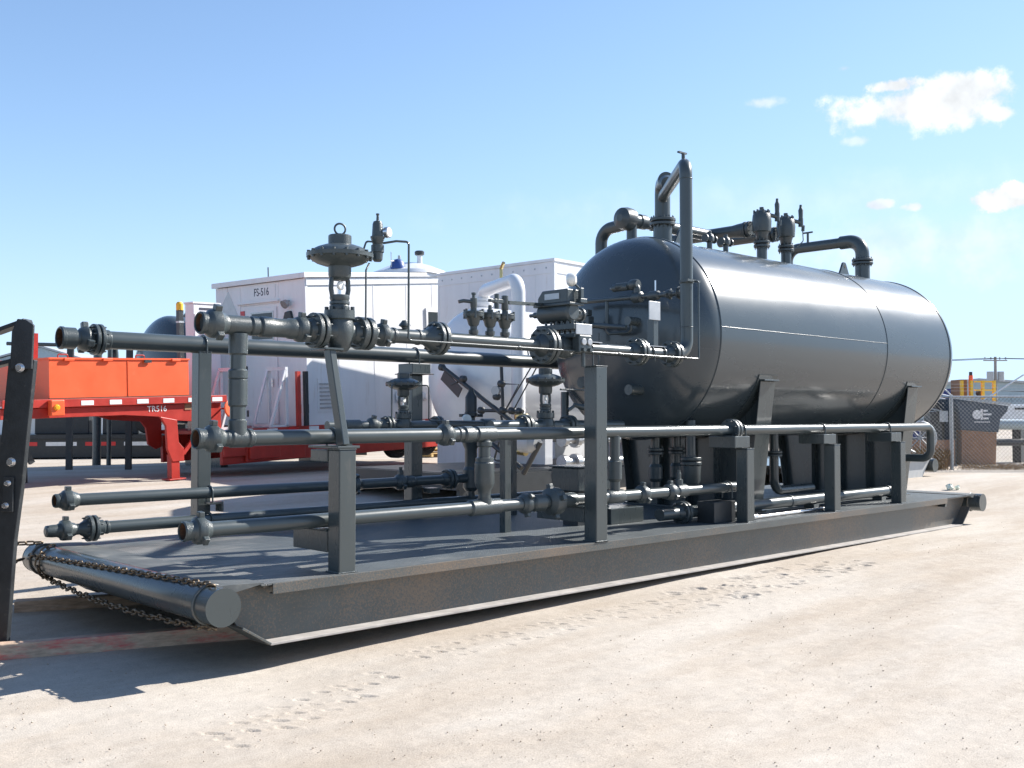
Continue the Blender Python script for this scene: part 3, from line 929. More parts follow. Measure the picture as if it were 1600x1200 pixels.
    dp = MB().tube([(8.35, 1.2, 1.5), (8.35, 1.2, .60), (9.3, 1.2, .60)], .062, 14, rad=.16).build('drain_pipe', 'paint', t)
    f = Fit(t, (8.35, 1.2, 0), (0, 0, 1))
    f.flange(1.06, 1.13, .11, .062, 8, parent=dp, neck=False)
    # head fittings: level bridle with valves in front of the head
    hp = MB().tube([(5.25, .36, 2.93), (5.25, 1.95, 2.95)], .028, 12).build('instrument_line', 'pipe', t)
    f = Fit(t, (5.25, 0, 2.935), (0, 1, 0))
    f.flange(.37, .42, .07, .028, 6, neck=False)
    f.union(.52, .60, .030)
    f.prof([(.68, .03), (.70, .05), (.76, .055), (.82, .05), (.84, .03)], 'ball_valve')
    MB().cyl((5.25, .74, 2.98), (5.25, .74, 3.10), .009, 8).build('valve_handle', 'chrome', t)
    f.prof([(.92, .03), (.94, .06), (1.04, .065), (1.06, .045)], 'tee')
    MB().tube([(5.25, 1.0, 2.96), (5.25, 1.0, 3.08), (5.2, 1.26, 3.07)], .04, 12, rad=.06).lathe([(0, .05), (.02, .062), (.10, .062), (.12, .05)], (5.25, .98, 3.08), (0, 1, 0), 16).lathe([(0, .042), (.22, .042), (.23, .03), (.27, .012)], (5.22, 1.1, 3.06), (0, 1, 0), 14).build('relief_valve', 'cast', t)
    MB().tube([(5.25, 1.45, 2.94), (5.25, 1.45, 2.55), (5.32, 1.15, 2.55), (5.32, 1.15, 2.66)], .02, 10, rad=.06).build('instrument_line', 'pipe', t)
    MB().bx(5.12, 5.22, 1.62, 1.74, 2.62, 2.76).bx(5.13, 5.21, 1.64, 1.72, 2.765, 2.84).cyl((5.17, 1.68, 2.48), (5.17, 1.68, 2.62), .03, 12).build('level_controller', 'cast', t, bevel=.008)
    MB().cyl((5.12, 1.68, 2.66), (5.40, 1.68, 2.66), .03, 12).build('level_nozzle', 'cast', t)
    MB().tube([(5.17, 1.62, 2.66), (5.17, 1.30, 2.62), (5.2, 1.12, 2.60)], .028, 10).build('instrument_line', 'pipe', t)
    for (x, y, z, r) in ((5.38, 1.15, 2.68, .05), (5.42, 1.9, 2.0, .07), (5.45, 1.2, 1.9, .06)):
        MB().lathe([(0, r), (.22, r)], (x - .12, y, z), (1, 0, 0), 16).build('head_nozzle', 'paint', t)


build_tank()


# ------------------------------------------------------------------ near pipe runs (all three lie in one vertical plane)
YP = .28
A_Z, B_Z, C_Z = 2.25, 1.442, .808


def build_upper_run():
    t = thing('upper_pipe_run', 'topmost near pipe with flanges and unions leading to the riser beside the tank', 'pipe', (2.4, YP, A_Z))
    f = Fit(t, (0, YP, A_Z))
    f.open_end(-.405, -.30, .080)
    f.union(-.335, -.215, .064, a0=.35)
    f.prof([(-.20, .058), (-.195, .070), (-.03, .070), (-.025, .060)], 'tee')
    MB().lathe([(2.08 - .03, .068), (2.19, .068)], (-.10, YP, 0), (0, 0, 1), 20).build('tee_branch', 'cast', t)
    f.sleeve(-.015, .055, .071)
    f.pipe(-.21, .45, .058)
    f.prof([(.065, .062), (.075, .076), (.16, .076), (.175, .070), (.30, .070), (.315, .078), (.355, .078), (.36, .06)], 'check_valve')
    f.union(.375, .475, .060, a0=.15)
    fl = f.flange(.515, .605, .135, .06, 8)
    fl = f.flange(.925, 1.045, .13, .06, 8)
    f.union(1.135, 1.225, .058, a0=.2)
    f.pipe(1.04, 1.62, .059)
    f.sleeve(1.26, 1.30, .066); f.sleeve(1.52, 1.55, .066)
    f.prof([(1.58, .06), (1.61, .064), (1.68, .105), (1.70, .11)], 'reducer')
    f.flange(1.70, 1.79, .140, .06, 12, neck=False)
    f.pipe(1.79, 2.95, .0585)
    f.flange(2.985, 3.085, .172, .06, 12)
    f.sleeve(3.087, 3.15, .125)
    f.pipe(3.15, 4.36, .0565)
    f.sleeve(3.44, 3.56, .062); f.ubolt(3.62, .058, .10)
    MB().bx(3.60, 3.78, YP - .05, YP + .05, A_Z + .058, A_Z + .066).build('name_plate', 'plate', t)
    f.flange(4.315, 4.415, .142, .058, 8)
    f.pipe(4.41, 4.95, .062)
    f.ubolt(4.56, .063, .09); f.ubolt(4.75, .063, .09)
    MB().bx(4.50, 4.80, YP - .04, YP + .04, A_Z + .064, A_Z + .072).build('strap_plate', 'plate', t)
    f.flange(4.885, 4.985, .138, .062, 8)
    MB().tube([(4.98, YP, A_Z), (5.20, YP, A_Z), (5.20, YP, 2.55)], .068, 24, rad=.17, seg=12).build('elbow', 'pipe', t)
    # leg joining the middle run
    g = Fit(t, (-.10, YP, 0), (0, 0, 1))
    g.pipe(1.50, 2.10, .056, 'riser')
    g.sleeve(2.035, 2.125, .068); g.sleeve(1.86, 1.935, .070); g.sleeve(1.665, 1.87, .0685); g.sleeve(1.52, 1.58, .066)
    return t


def build_gooseneck():
    t = thing('gooseneck_riser', 'tall grey gooseneck pipe rising past the tank head to the top flange', 'pipe', (5.20, YP, 2.55))
    MB().tube([(5.20, YP, 2.55), (5.20, YP, 4.33), (6.55, TY, 4.36), (6.55, TY, 4.09)], .0685, 24, rad=.15, seg=12).build('riser', 'pipe', t)
    MB().tube([(6.30, TY - .25, 4.50), (6.50, TY - .05, 4.50), (6.55, TY, 4.42), (6.55, TY, 4.09)], .098, 24, rad=.13, seg=10).build('large_elbow', 'pipe', t)
    MB().lathe([(0, .075), (.09, .10)], (6.20, TY - .35, 4.425), (.35, .35, .10), 20).build('reducer', 'pipe', t)
    r = MB().torus((5.20, YP, 2.55), (0, 0, 1), .0695, .004, 28, 6)
    r.torus((5.20, YP, 4.15), (0, 0, 1), .0695, .004, 28, 6).build('weld_seam', 'pipe', t)
    MB().lathe([(0, .08), (.035, .08)], (5.20, YP, 3.02), (0, 0, 1), 24).bx(5.07, 5.30, YP - .115, YP - .095, 3.025, 3.05).bx(5.10, 5.12, YP - .11, YP + .02, 3.025, 3.05).build('clamp', 'cast', t)
    # vent fitting on top of the bend
    MB().cyl((5.33, YP + .13, 4.36), (5.33, YP + .13, 4.47), .02, 10).bx(5.24, 5.38, YP + .115, YP + .145, 4.465, 4.482).build('vent_cock', 'cast', t)


def build_middle_run():
    t = thing('middle_pipe_run', 'long middle pipe resting on the near posts at chest height', 'pipe', (5.2, YP, B_Z))
    f = Fit(t, (0, YP, B_Z))
    f.open_end(-.425, -.31, .074)
    f.union(-.335, -.235, .060, a0=.1)
    f.sleeve(-.20, -.17, .060)
    f.prof([(-.17, .055), (-.155, .068), (-.045, .068), (-.04, .06)], 'tee')
    MB().lathe([(1.45, .066), (1.535, .066)], (-.10, YP, 0), (0, 0, 1), 20).build('tee_branch', 'cast', t)
    f.sleeve(-.03, .02, .067)
    f.pipe(-.21, 10.75, .0572)
    f.union(1.79, 1.89, .058, a0=.05)
    f.sleeve(1.96, 2.0, .066)
    f.prof([(2.02, .06), (2.035, .071), (2.12, .071), (2.14, .062)], 'check_valve')
    f.prof([(2.17, .06), (2.18, .069), (2.38, .069), (2.39, .06)], 'tee')
    fl = f.flange(5.975, 6.075, .126, .058, 8, neck=False)
    MB().lathe([(6.08, .085), (6.13, .07)], (0, YP, B_Z), (1, 0, 0), 20).build('weld_neck', 'cast', fl)
    for x in (6.20, 7.95, 9.68):
        f.ubolt(x, .058, .075)
    f.ubolt(.70, .058, .075)
    MB().tube([(10.74, YP, B_Z), (11.05, YP, B_Z), (11.05, YP, .985), (11.05, 1.1, .985)], .0572, 20, rad=.13, seg=10).build('end_bend', 'pipe', t)
    # valve column joining the lower run
    g = Fit(t, (2.281, YP, 0), (0, 0, 1))
    g.pipe(.86, 1.40, .054, 'riser')
    g.sleeve(1.33, 1.385, .066)
    g.prof([(.92, .057), (.96, .060), (.985, .078), (1.02, .087), (1.19, .087), (1.20, .080), (1.235, .080), (1.24, .062)], 'check_valve')
    g.sleeve(.845, .885, .064)
    g2 = Fit(t, (4.02, YP, 0), (0, 0, 1))
    g2.pipe(.86, 1.40, .050, 'riser')
    g2.prof([(.95, .05), (.98, .07), (1.15, .07), (1.16, .055)], 'check_valve')
    # drop to the block valve under the tank
    MB().tube([(6.10, .9, 1.55), (6.10, .9, .70)], .056, 18).build('drop_pipe', 'pipe', t)
    h = Fit(t, (6.10, .9, 0), (0, 0, 1))
    h.flange(1.03, 1.12, .125, .058, 8, neck=False)
    h.prof([(.78, .07), (.84, .11), (.98, .115), (1.02, .12)], 'check_valve')
    return t


def build_lower_run():
    t = thing('lower_pipe_run', 'knee high near pipe with a rusty open mouth passing behind the posts', 'pipe', (2.8, YP, C_Z))
    f = Fit(t, (0, YP, C_Z))
    f.open_end(-.515, -.41, .070)
    f.union(-.425, -.33, .058, a0=.1, big=1.05)
    f.pipe(-.34, 6.14, .0545)
    f.ubolt(.77, .056, .17)
    f.prof([(2.10, .057), (2.115, .070), (2.45, .070), (2.46, .058)], 'tee')
    MB().lathe([(.80, .066), (.885, .066)], (2.281, YP, 0), (0, 0, 1), 20).build('tee_branch', 'cast', t)
    f.union(2.74, 2.84, .057, a0=.8)
    MB().lathe([(2.85, .065), (2.87, .082), (3.0, .082), (3.02, .065)], (0, YP, C_Z), (1, 0, 0), 8, a0=.4).build('hex_valve', 'cast', t)
    f.prof([(3.06, .07), (3.09, .125), (3.14, .132), (3.20, .125), (3.22, .09)], 'large_union')
    for k in range(4):
        a = .3 + k * math.pi / 2
        MB().box((3.14, YP + .14 * math.sin(a), C_Z + .14 * math.cos(a)), (.05, .05, .05), Matrix.Rotation(-a, 3, 'X')).build('union_lug', 'cast', t, bevel=.006)
    f.pipe(3.22, 3.42, .070, 'thick_sleeve')
    f.prof([(3.88, .056), (3.90, .068), (4.12, .068), (4.14, .056)], 'tee')
    f.union(4.40, 4.50, .057, a0=.1)
    f.union(4.86, 4.96, .060, a0=.0, big=.9)
    f.prof([(4.98, .06), (5.0, .074), (5.14, .074), (5.16, .06)], 'plug_valve')
    MB().lathe([(0, .045), (.06, .045), (.07, .025), (.13, .025), (.135, .018), (.16, .018)], (5.05, YP, C_Z + .06), (0, 0, 1), 14).build('valve_stem', 'cast', t)
    f.sleeve(5.88, 5.91, .060); f.ubolt(5.93, .056, .12)
    MB().tube([(6.1, YP, C_Z), (6.24, YP, C_Z), (6.24, YP, .44)], .0545, 18, rad=.10).build('drop_elbow', 'pipe', t)
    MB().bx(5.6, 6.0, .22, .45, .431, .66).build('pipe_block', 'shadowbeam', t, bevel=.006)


build_upper_run()
build_gooseneck()
build_middle_run()
build_lower_run()


def build_deck_run():
    t = thing('deck_pipe', 'glossy pipe lying low along the deck behind the right hand posts', 'pipe', (8.0, .5, .545))
    f = Fit(t, (0, .5, .545))
    f.pipe(5.0, 10.35, .066)
    f.flange(5.35, 5.44, .125, .066, 8)
    f.sleeve(10.1, 10.2, .078); f.union(10.2, 10.32, .064, a0=.2)
    f.sleeve(7.55, 7.62, .074)
    for x in (6.4, 8.1, 9.9):
        MB().bx(x - .06, x + .06, .43, .57, .431, .482).build('pipe_shoe', 'paint', t)
    MB().tube([(8.0, .22, .455), (6.2, .18, .455)], .02, 8).lathe([(0, .03), (.07, .03)], (6.28, .18, .462), (1, 0, 0), 10).build('drain_stub', 'chrome', t)


build_deck_run()


# ------------------------------------------------------------------ diaphragm control valves
def actuator(t, x, y, zc, k=1.0, ring=True):
    """diaphragm motor valve; zc = pipe axis height; k = size; children of t"""
    def z(v):
        return zc + v * k
    f = Fit(t, (x, y, zc), (0, 0, 1))
    P = lambda pr: [(a * k, b * k) for a, b in pr]
    bd = MB().lathe(P([(-.155, .03), (-.15, .06), (-.12, .085), (-.05, .108), (.0, .115), (.05, .112), (.09, .10), (.10, .118), (.165, .118), (.17, .09)]), (x, y, zc), (0, 0, 1), 28)
    bd.lathe(P([(-.165, .055), (-.13, .062), (-.08, .09), (.08, .09), (.13, .062), (.165, .055)]), (x, y, zc), (1, 0, 0), 24)
    vb = bd.build('valve_body', 'cast', t)
    nb = MB()
    for i in range(6):
        a = i * math.pi / 3 + .3
        nb.lathe([(.165 * k, .016 * k), (.195 * k, .016 * k)], (x + .10 * k * math.cos(a), y + .10 * k * math.sin(a), zc), (0, 0, 1), 6)
    tag(nb.build('bonnet_bolts', 'cast', vb), kind='stuff')
    f.prof(P([(.171, .075), (.19, .078), (.21, .07), (.215, .078), (.235, .078), (.24, .07), (.26, .078), (.285, .075), (.29, .03)]), 'bonnet')
    for s in (-1, 1):
        MB().tube([(x + s * .066 * k, y, zc + .27 * k), (x + s * .080 * k, y, zc + .33 * k), (x + s * .076 * k, y, zc + .40 * k), (x + s * .058 * k, y, zc + .43 * k)], .019 * k, 8).build('yoke_arm', 'cast', t)
    f.prof(P([(.27, .012), (.43, .012)]), 'stem', 'chrome', n=10)
    MB().lathe(P([(-.014, .034), (.0, .036), (.008, .030)]), (x, y - .02 * k, zc + .36 * k), (.25, -1, .0), 16).build('travel_indicator', 'dial', t)
    f.prof(P([(.40, .055), (.42, .082), (.44, .0885), (.53, .0885), (.535, .10)]), 'spring_barrel')
    cs = f.prof(P([(.508, .088), (.514, .125), (.532, .18), (.553, .215), (.574, .238), (.577, .256), (.607, .258), (.610, .240), (.632, .218), (.655, .175), (.672, .125), (.678, .09)]), 'diaphragm_case', 'cast', n=40)
    cb = MB()
    for i in range(16):
        a = i * math.pi / 8
        cb.lathe([(.562 * k, .0125 * k), (.624 * k, .0125 * k)], (x + .243 * k * math.cos(a), y + .243 * k * math.sin(a), zc), (0, 0, 1), 6)
    tag(cb.build('case_bolts', 'cast', cs), kind='stuff')
    f.prof(P([(.672, .090), (.745, .090), (.752, .083), (.753, .02)]), 'spring_cap')
    if ring:
        MB().torus((x, y, zc + .80 * k), (.35, 1, 0), .043 * k, .008 * k, 24, 8).cyl((x, y, zc + .75 * k), (x, y, zc + .765 * k), .02 * k, 10).build('lifting_eye', 'cast', t)


def build_main_valve():
    t = thing('control_valve', 'tall diaphragm control valve with round lifting eye and a regulator on its side', 'valve', (.765, YP, A_Z))
    actuator(t, .765, YP, A_Z)
    rg = MB().lathe([(2.83, .028), (2.845, .04), (2.90, .044), (2.905, .052), (2.96, .052), (2.965, .040), (2.99, .045), (3.02, .058), (3.03, .058), (3.035, .046), (3.13, .041), (3.15, .034), (3.16, .012), (3.20, .010), (3.205, .014), (3.215, .014)], (1.11, .26, 0), (0, 0, 1), 22).build('pressure_regulator', 'cast', t)
    MB().lathe([(0, .044), (.03, .044), (.033, .040)], (1.165, .225, 3.065), (.35, -1, .05), 22).build('pressure_gauge', 'chrome', rg)
    MB().lathe([(.0335, .039), (.036, .037)], (1.165, .225, 3.065), (.35, -1, .05), 22).build('gauge_dial', 'dial', rg)
    MB().tube([(.95, .27, 2.83), (1.0, .26, 2.98), (1.08, .26, 2.985)], .008, 8, rad=.03).build('tubing', 'cast', rg)
    MB().tube([(.90, .25, 2.87), (1.11, .26, 2.88)], .010, 8).build('mount_arm', 'cast', rg)
    MB().tube([(1.0, .22, 2.80), (.955, .2, 2.74), (.955, .2, 2.32)], .0075, 8, rad=.03).build('tubing', 'cast', t)
    MB().tube([(1.15, .24, 2.98), (1.22, .16, 2.995), (1.315, .12, 2.995), (1.315, .12, 2.205), (5.197, .12, 2.205), (5.197, .12, 3.03), (5.20, .2, 3.035)], .0095, 8, rad=.025, seg=5).build('tubing', 'pipe', t)
    for x in (2.55, 4.3, 3.9, 4.95):
        MB().lathe([(-.012, .0), (-.012, .017), (.012, .017), (.012, .0)], (x, .12, 2.205), (1, 0, 0), 6).build('tube_fitting', 'cast', t)


build_main_valve()


def build_relief_valves():
    spots = [(2.152, 'leftmost of three small flanged valves on the upper pipe, with a side spout', 0), (2.345, 'middle of three small flanged valves on the upper pipe, with only a short knob', 1), (2.525, 'rightmost of three small flanged valves on the upper pipe, next to the long rod', 2)]
    for x, lab, k in spots:
        t = thing('relief_valve', lab, 'valve', (x, YP, A_Z + .055), 'three small flanged valves on the upper pipe')
        f = Fit(t, (x, YP, A_Z), (0, 0, 1))
        f.prof([(.052, .036), (.075, .043), (.095, .043), (.10, .030), (.125, .030), (.14, .045), (.18, .056), (.20, .068), (.21, .07)], 'body')
        f.prof([(.21, .088), (.226, .092), (.236, .092), (.237, .085), (.243, .085), (.244, .092), (.256, .090)], 'flange')
        b = MB()
        for i in range(6):
            a = i * math.pi / 3
            b.lathe([(.195, .013), (.275, .011)], (x + .082 * math.cos(a), YP + .082 * math.sin(a), A_Z), (0, 0, 1), 6)
        tag(b.build('flange_bolts', 'cast', t), kind='stuff')
        if k == 0:
            f.prof([(.256, .03), (.29, .026), (.30, .030), (.37, .030), (.375, .014), (.40, .014), (.405, .02), (.42, .02)], 'pilot')
            MB().tube([(x - .02, YP, A_Z + .34), (x - .09, YP + .03, A_Z + .345), (x - .13, YP + .05, A_Z + .335)], .016, 8).build('spout', 'cast', t)
        elif k == 1:
            f.prof([(.256, .028), (.285, .026), (.29, .018), (.325, .016)], 'knob')
        else:
            f.prof([(.256, .03), (.29, .026), (.30, .032), (.42, .030), (.425, .018)], 'pilot')
            MB().cyl((x - .10, YP, A_Z + .30), (x - .10, YP, A_Z + .43), .022, 10).bx(x - .14, x + .02, YP - .02, YP + .02, A_Z + .35, A_Z + .385).bx(x - .19, x - .12, YP - .018, YP + .018, A_Z + .355, A_Z + .38).build('linkage', 'cast', t, bevel=.004)
    # the drip line below and small valve knob on the reducer piece
    t = thing('small_knob_valve', 'little dark knob valve standing on the upper pipe left of the big reducer flange', 'valve', (1.40, YP, A_Z + .06))
    Fit(t, (1.40, YP, A_Z), (0, 0, 1)).prof([(.055, .02), (.075, .028), (.085, .05), (.10, .045), (.115, .03), (.13, .02)], 'knob')


build_relief_valves()


def build_positioner():
    t = thing('positioner_valve', 'blocky actuated valve with nameplates and a white ball gauge beside the tank head', 'valve', (3.30, YP, A_Z))
    f = Fit(t, (3.30, YP, A_Z), (1, 0, 0))
    f.prof([(-.14, .06), (-.11, .10), (.0, .115), (.06, .10), (.10, .06)], 'valve_body')
    MB().bx(3.24, 3.38, .10, .50, 2.33, 2.37).bx(3.22, 3.40, .09, .58, 2.405, 2.46).build('bonnet_plate', 'cast', t, bevel=.006)
    b = MB()
    for yy in (.13, .2, .27, .34, .41, .48):
        b.lathe([(2.38, .013), (2.49, .013)], (3.255, yy, 0), (0, 0, 1), 6); b.lathe([(2.38, .013), (2.49, .013)], (3.37, yy, 0), (0, 0, 1), 6)
    tag(b.build('bonnet_bolts', 'cast', t), kind='stuff')
    MB().lathe([(.0, .07), (.02, .095), (.40, .095), (.43, .07), (.45, .03), (.52, .03), (.53, .018), (.58, .018)], (3.30, .16, 2.575), (0, 1, 0), 24).build('power_cylinder', 'cast', t)
    MB().prism([(.17, 2.66), (.17, 2.79), (.50, 2.79), (.56, 2.72), (.56, 2.66)], 'x', 3.22, 3.38).build('instrument_box', 'cast', t, bevel=.01)
    MB().bx(3.213, 3.219, .27, .46, 2.70, 2.755).build('name_plate', 'plate', t)
    MB().bx(3.20, 3.40, .12, .60, 2.635, 2.660).build('top_plate', 'cast', t, bevel=.005)
    MB().bx(3.33, 3.42, .10, .16, 2.66, 2.70).bx(3.345, 3.385, .11, .15, 2.70, 2.80).build('bracket', 'paint', t, bevel=.004)
    MB().bx(3.25, 3.47, .085, .098, 2.36, 2.46).build('front_plate', 'plate', t, bevel=.003)
    MB().bx(3.27, 3.44, .06, .16, 2.19, 2.355).build('manifold', 'paint', t, bevel=.012)
    for xx in (3.32, 3.40):
        MB().lathe([(0, .032), (.012, .032), (.014, .026)], (xx, .059, 2.29), (0, -1, 0), 18).build('manifold_gauge', 'plate', t)
    MB().lathe([(0, .02), (.03, .02)], (3.31, .059, 2.215), (0, -1, 0), 10).lathe([(0, .02), (.03, .02)], (3.40, .059, 2.215), (0, -1, 0), 10).cyl((3.36, .10, 2.19), (3.36, .10, 2.06), .02, 10).build('manifold_plug', 'cast', t)
    MB().cyl((3.36, .14, 2.79), (3.345, .20, 2.85), .012, 8).build('gauge_stem', 'cast', t)
    MB().lathe([(-.05, .0), (-.045, .040), (-.03, .060), (.0, .066), (.03, .058), (.048, .035), (.052, 0)], (3.33, .22, 2.885), (.7, -.6, .1), 22, cap=False).build('ball_gauge', 'dial', t)
    # linkage rod to the third small valve
    MB().bar((2.56, YP, 2.615), (3.22, .50, 2.66), .035, .03).build('link_rod', 'cast', t)
    MB().tube([(3.42, .2, 2.58), (3.55, .3, 2.6), (3.62, .55, 2.55), (3.5, .8, 2.40)], .014, 8, rad=.06).build('tubing', 'cast', t)
    MB().lathe([(0, .055), (.12, .055), (.13, .07), (.15, .07)], (3.40, .30, 2.57), (1, 0, 0), 16).build('side_port', 'cast', t)


build_positioner()


def build_sign_post():
    t = thing('name_plate_stand', 'small bare metal plate on a square stub in front of the tank head', 'sign', (4.62, YP, A_Z + .072))
    MB().bx(4.585, 4.665, YP - .04, YP + .04, A_Z + .0725, 2.60).build('stub', 'paint', t, bevel=.005)
    MB().bx(4.50, 4.68, YP - .055, YP - .045, 2.585, 2.775).build('plate', 'plate', t, bevel=.002)


build_sign_post()


# ------------------------------------------------------------------ far side pipe runs
def build_far_runs():
    Y = 3.16
    t = thing('far_upper_pipe', 'wide far side pipe with a rusty flanged mouth in front of the orange box', 'pipe', (3.0, Y, 2.305))
    f = Fit(t, (0, Y, 2.308))
    f.open_end(-.30, -.16, .105)
    f.prof([(-.16, .075), (-.13, .075), (-.11, .10), (-.06, .12), (-.02, .10), (.0, .085)], 'valve_hub')
    for k in range(3):
        a = .2 + k * 2.09
        MB().box((-.06, Y + .13 * math.sin(a), 2.308 + .13 * math.cos(a)), (.06, .06, .06), Matrix.Rotation(-a, 3, 'X')).build('hub_lug', 'cast', t, bevel=.008)
    f.flange(.0, .085, .145, .085, 8, neck=False)
    f.sleeve(.085, .16, .095)
    f.pipe(.1, 6.95, .0845)
    f.ubolt(1.10, .086, .09); f.ubolt(3.78, .086, .11)
    MB().tube([(6.9, Y, 2.308), (7.1, Y, 2.308), (7.1, Y, 4.20), (7.1, 2.55, 4.24)], .0845, 22, rad=.2, seg=10).build('riser', 'pipe', t)
    g = Fit(t, (0, 2.5, 4.24))
    g.prof([(6.72, .05), (6.76, .14), (6.84, .155), (6.93, .15), (6.95, .11)], 'blind_cap')
    g.pipe(6.9, 8.75, .085, 'header')
    g.sleeve(7.1, 7.25, .10); g.sleeve(7.4, 7.45, .094)
    MB().lathe([(3.55, .07), (4.2, .07)], (6.97, 2.5, 0), (0, 0, 1), 18).build('nozzle', 'pipe', t)

    t = thing('far_knee_pipe', 'thin far side pipe with a winged union at its rusty mouth, knee high', 'pipe', (2.0, 2.99, .85))
    f = Fit(t, (0, 2.99, .85))
    f.open_end(-.385, -.29, .062)
    f.union(-.315, -.20, .058, a0=.0)
    f.pipe(-.2, 4.42, .0552)
    f.ubolt(1.10, .056, .09)
    f.union(2.78, 2.88, .056, a0=.4)
    f.union(3.40, 3.50, .056, a0=.0)
    f.prof([(3.52, .056), (3.54, .07), (3.62, .07), (3.64, .056)], 'tee')
    MB().lathe([(0, .03), (.05, .03), (.055, .02), (.09, .02)], (3.45, 2.99, .93), (0, 0, 1), 12).build('valve_stem', 'cast', t)
    f.flange(4.12, 4.22, .12, .057, 8)
    g = Fit(t, (4.52, 2.99, 0), (0, 0, 1))
    g.prof([(.70, .07), (.74, .10), (.95, .10), (.99, .075), (1.2, .075), (1.25, .10), (1.32, .115), (1.46, .115), (1.48, .08)], 'block_valve')
    g.pipe(.435, .75, .05, 'leg')
    g.pipe(1.45, 1.58, .05, 'leg')

    t = thing('far_deck_pipe', 'lowest far side pipe ending in a flange and a plugged elbow just above the deck', 'pipe', (2.5, 2.99, .587))
    f = Fit(t, (0, 2.99, .587))
    f.prof([(-.46, .03), (-.45, .05), (-.40, .056), (-.335, .056), (-.33, .045)], 'end_plug', 'cast')
    f.union(-.33, -.22, .052, a0=.0, big=1.1)
    f.prof([(-.20, .05), (-.16, .05), (-.10, .085), (-.09, .09)], 'reducer')
    f.flange(-.095, -.01, .118, .055, 8, neck=False)
    f.sleeve(-.005, .06, .07); f.sleeve(.07, .10, .062)
    f.pipe(.0, 6.6, .055)
    f.ubolt(1.10, .056, .08)
    MB().tube([(6.55, 2.99, .587), (6.8, 2.99, .587), (6.8, 2.99, .44)], .055, 16, rad=.09).build('drop_elbow', 'pipe', t)

    # inner runs with small control valves
    t = thing('inner_pipe_run', 'shaded waist high pipe inside the skid carrying a small diaphragm valve', 'pipe', (3.2, 2.45, 1.50))
    f = Fit(t, (0, 2.45, 1.50))
    f.pipe(2.1, 5.4, .05)
    f.union(2.62, 2.72, .052, a0=.3); f.sleeve(2.3, 2.5, .065)
    f.flange(2.82, 2.9, .10, .05, 8); f.flange(3.5, 3.58, .10, .05, 8)
    f.sleeve(4.2, 4.4, .07)
    MB().tube([(5.38, 2.45, 1.5), (5.6, 2.45, 1.5), (5.6, 2.45, 1.9)], .05, 14, rad=.1).build('end_bend', 'pipe', t)
    for x in (2.35, 4.7):
        MB().bx(x - .035, x + .035, 2.415, 2.485, .431, 1.45).build('leg', 'paint', t)
    t = thing('control_valve', 'small shaded blue grey diaphragm valve below the far upper pipe', 'valve', (3.07, 2.45, 1.50), 'small diaphragm valves inside the skid')
    actuator(t, 3.07, 2.45, 1.50, .75, False)
    MB().tube([(2.93, 2.4, 1.93), (2.80, 2.3, 1.93), (2.80, 2.3, 1.55)], .008, 8, rad=.03).build('tubing', 'cast', t)
    MB().tube([(3.2, 2.4, 1.93), (3.3, 2.3, 1.93), (3.3, 2.3, 1.55), (4.1, 2.3, 1.53)], .008, 8, rad=.03).build('tubing', 'cast', t)

    t = thing('short_valve_spool', 'short hidden spool pipe behind the middle pipe carrying a diaphragm valve', 'pipe', (4.0, 1.2, 1.50))
    f = Fit(t, (0, 1.2, 1.50))
    f.pipe(3.2, 5.2, .055); f.flange(3.62, 3.72, .11, .055, 8); f.flange(4.28, 4.38, .11, .055, 8)
    for x in (3.4, 4.9):
        MB().bx(x - .04, x + .04, 1.16, 1.24, .431, 1.44).build('leg', 'paint', t)
    t = thing('control_valve', 'small grey diaphragm valve against the white tank, left of the tallest post', 'valve', (3.98, 1.2, 1.50), 'small diaphragm valves inside the skid')
    actuator(t, 3.98, 1.2, 1.50, .80, False)
    MB().tube([(4.1, 1.1, 1.88), (4.6, 1.0, 1.87), (4.6, 1.0, 2.5)], .010, 8, rad=.04).build('tubing', 'cast', t)
    MB().tube([(4.3, 1.1, 1.72), (4.42, 1.05, 1.69), (4.5, 1.0, 1.64), (4.6, 1.0, 1.56)], [.02, .035, .025, .03], 8).cyl((4.22, 1.1, 1.66), (4.34, 1.1, 1.72), .02, 8).build('needle_valve', 'cast', t)
    # dark regulator bottle
    t = thing('bottle_regulator', 'dark bottle shaped regulator with a small dial standing behind the middle pipe', 'regulator', (4.52, 2.99, 1.58))
    Fit(t, (4.52, 2.99, 0), (0, 0, 1)).prof([(1.58, .05), (1.60, .08), (1.64, .08), (1.65, .072), (1.83, .072), (1.87, .05), (1.90, .035), (1.93, .034)], 'bottle', 'shadowbeam')
    MB().bx(4.35, 4.69, 2.96, 3.02, 1.588, 1.625).build('cross_handle', 'shadowbeam', t, bevel=.005)
    MB().lathe([(0, .06), (.03, .06)], (4.36, 2.9, 1.56), (-.2, -1, 0), 18).build('dial', 'dial', t)


build_far_runs()


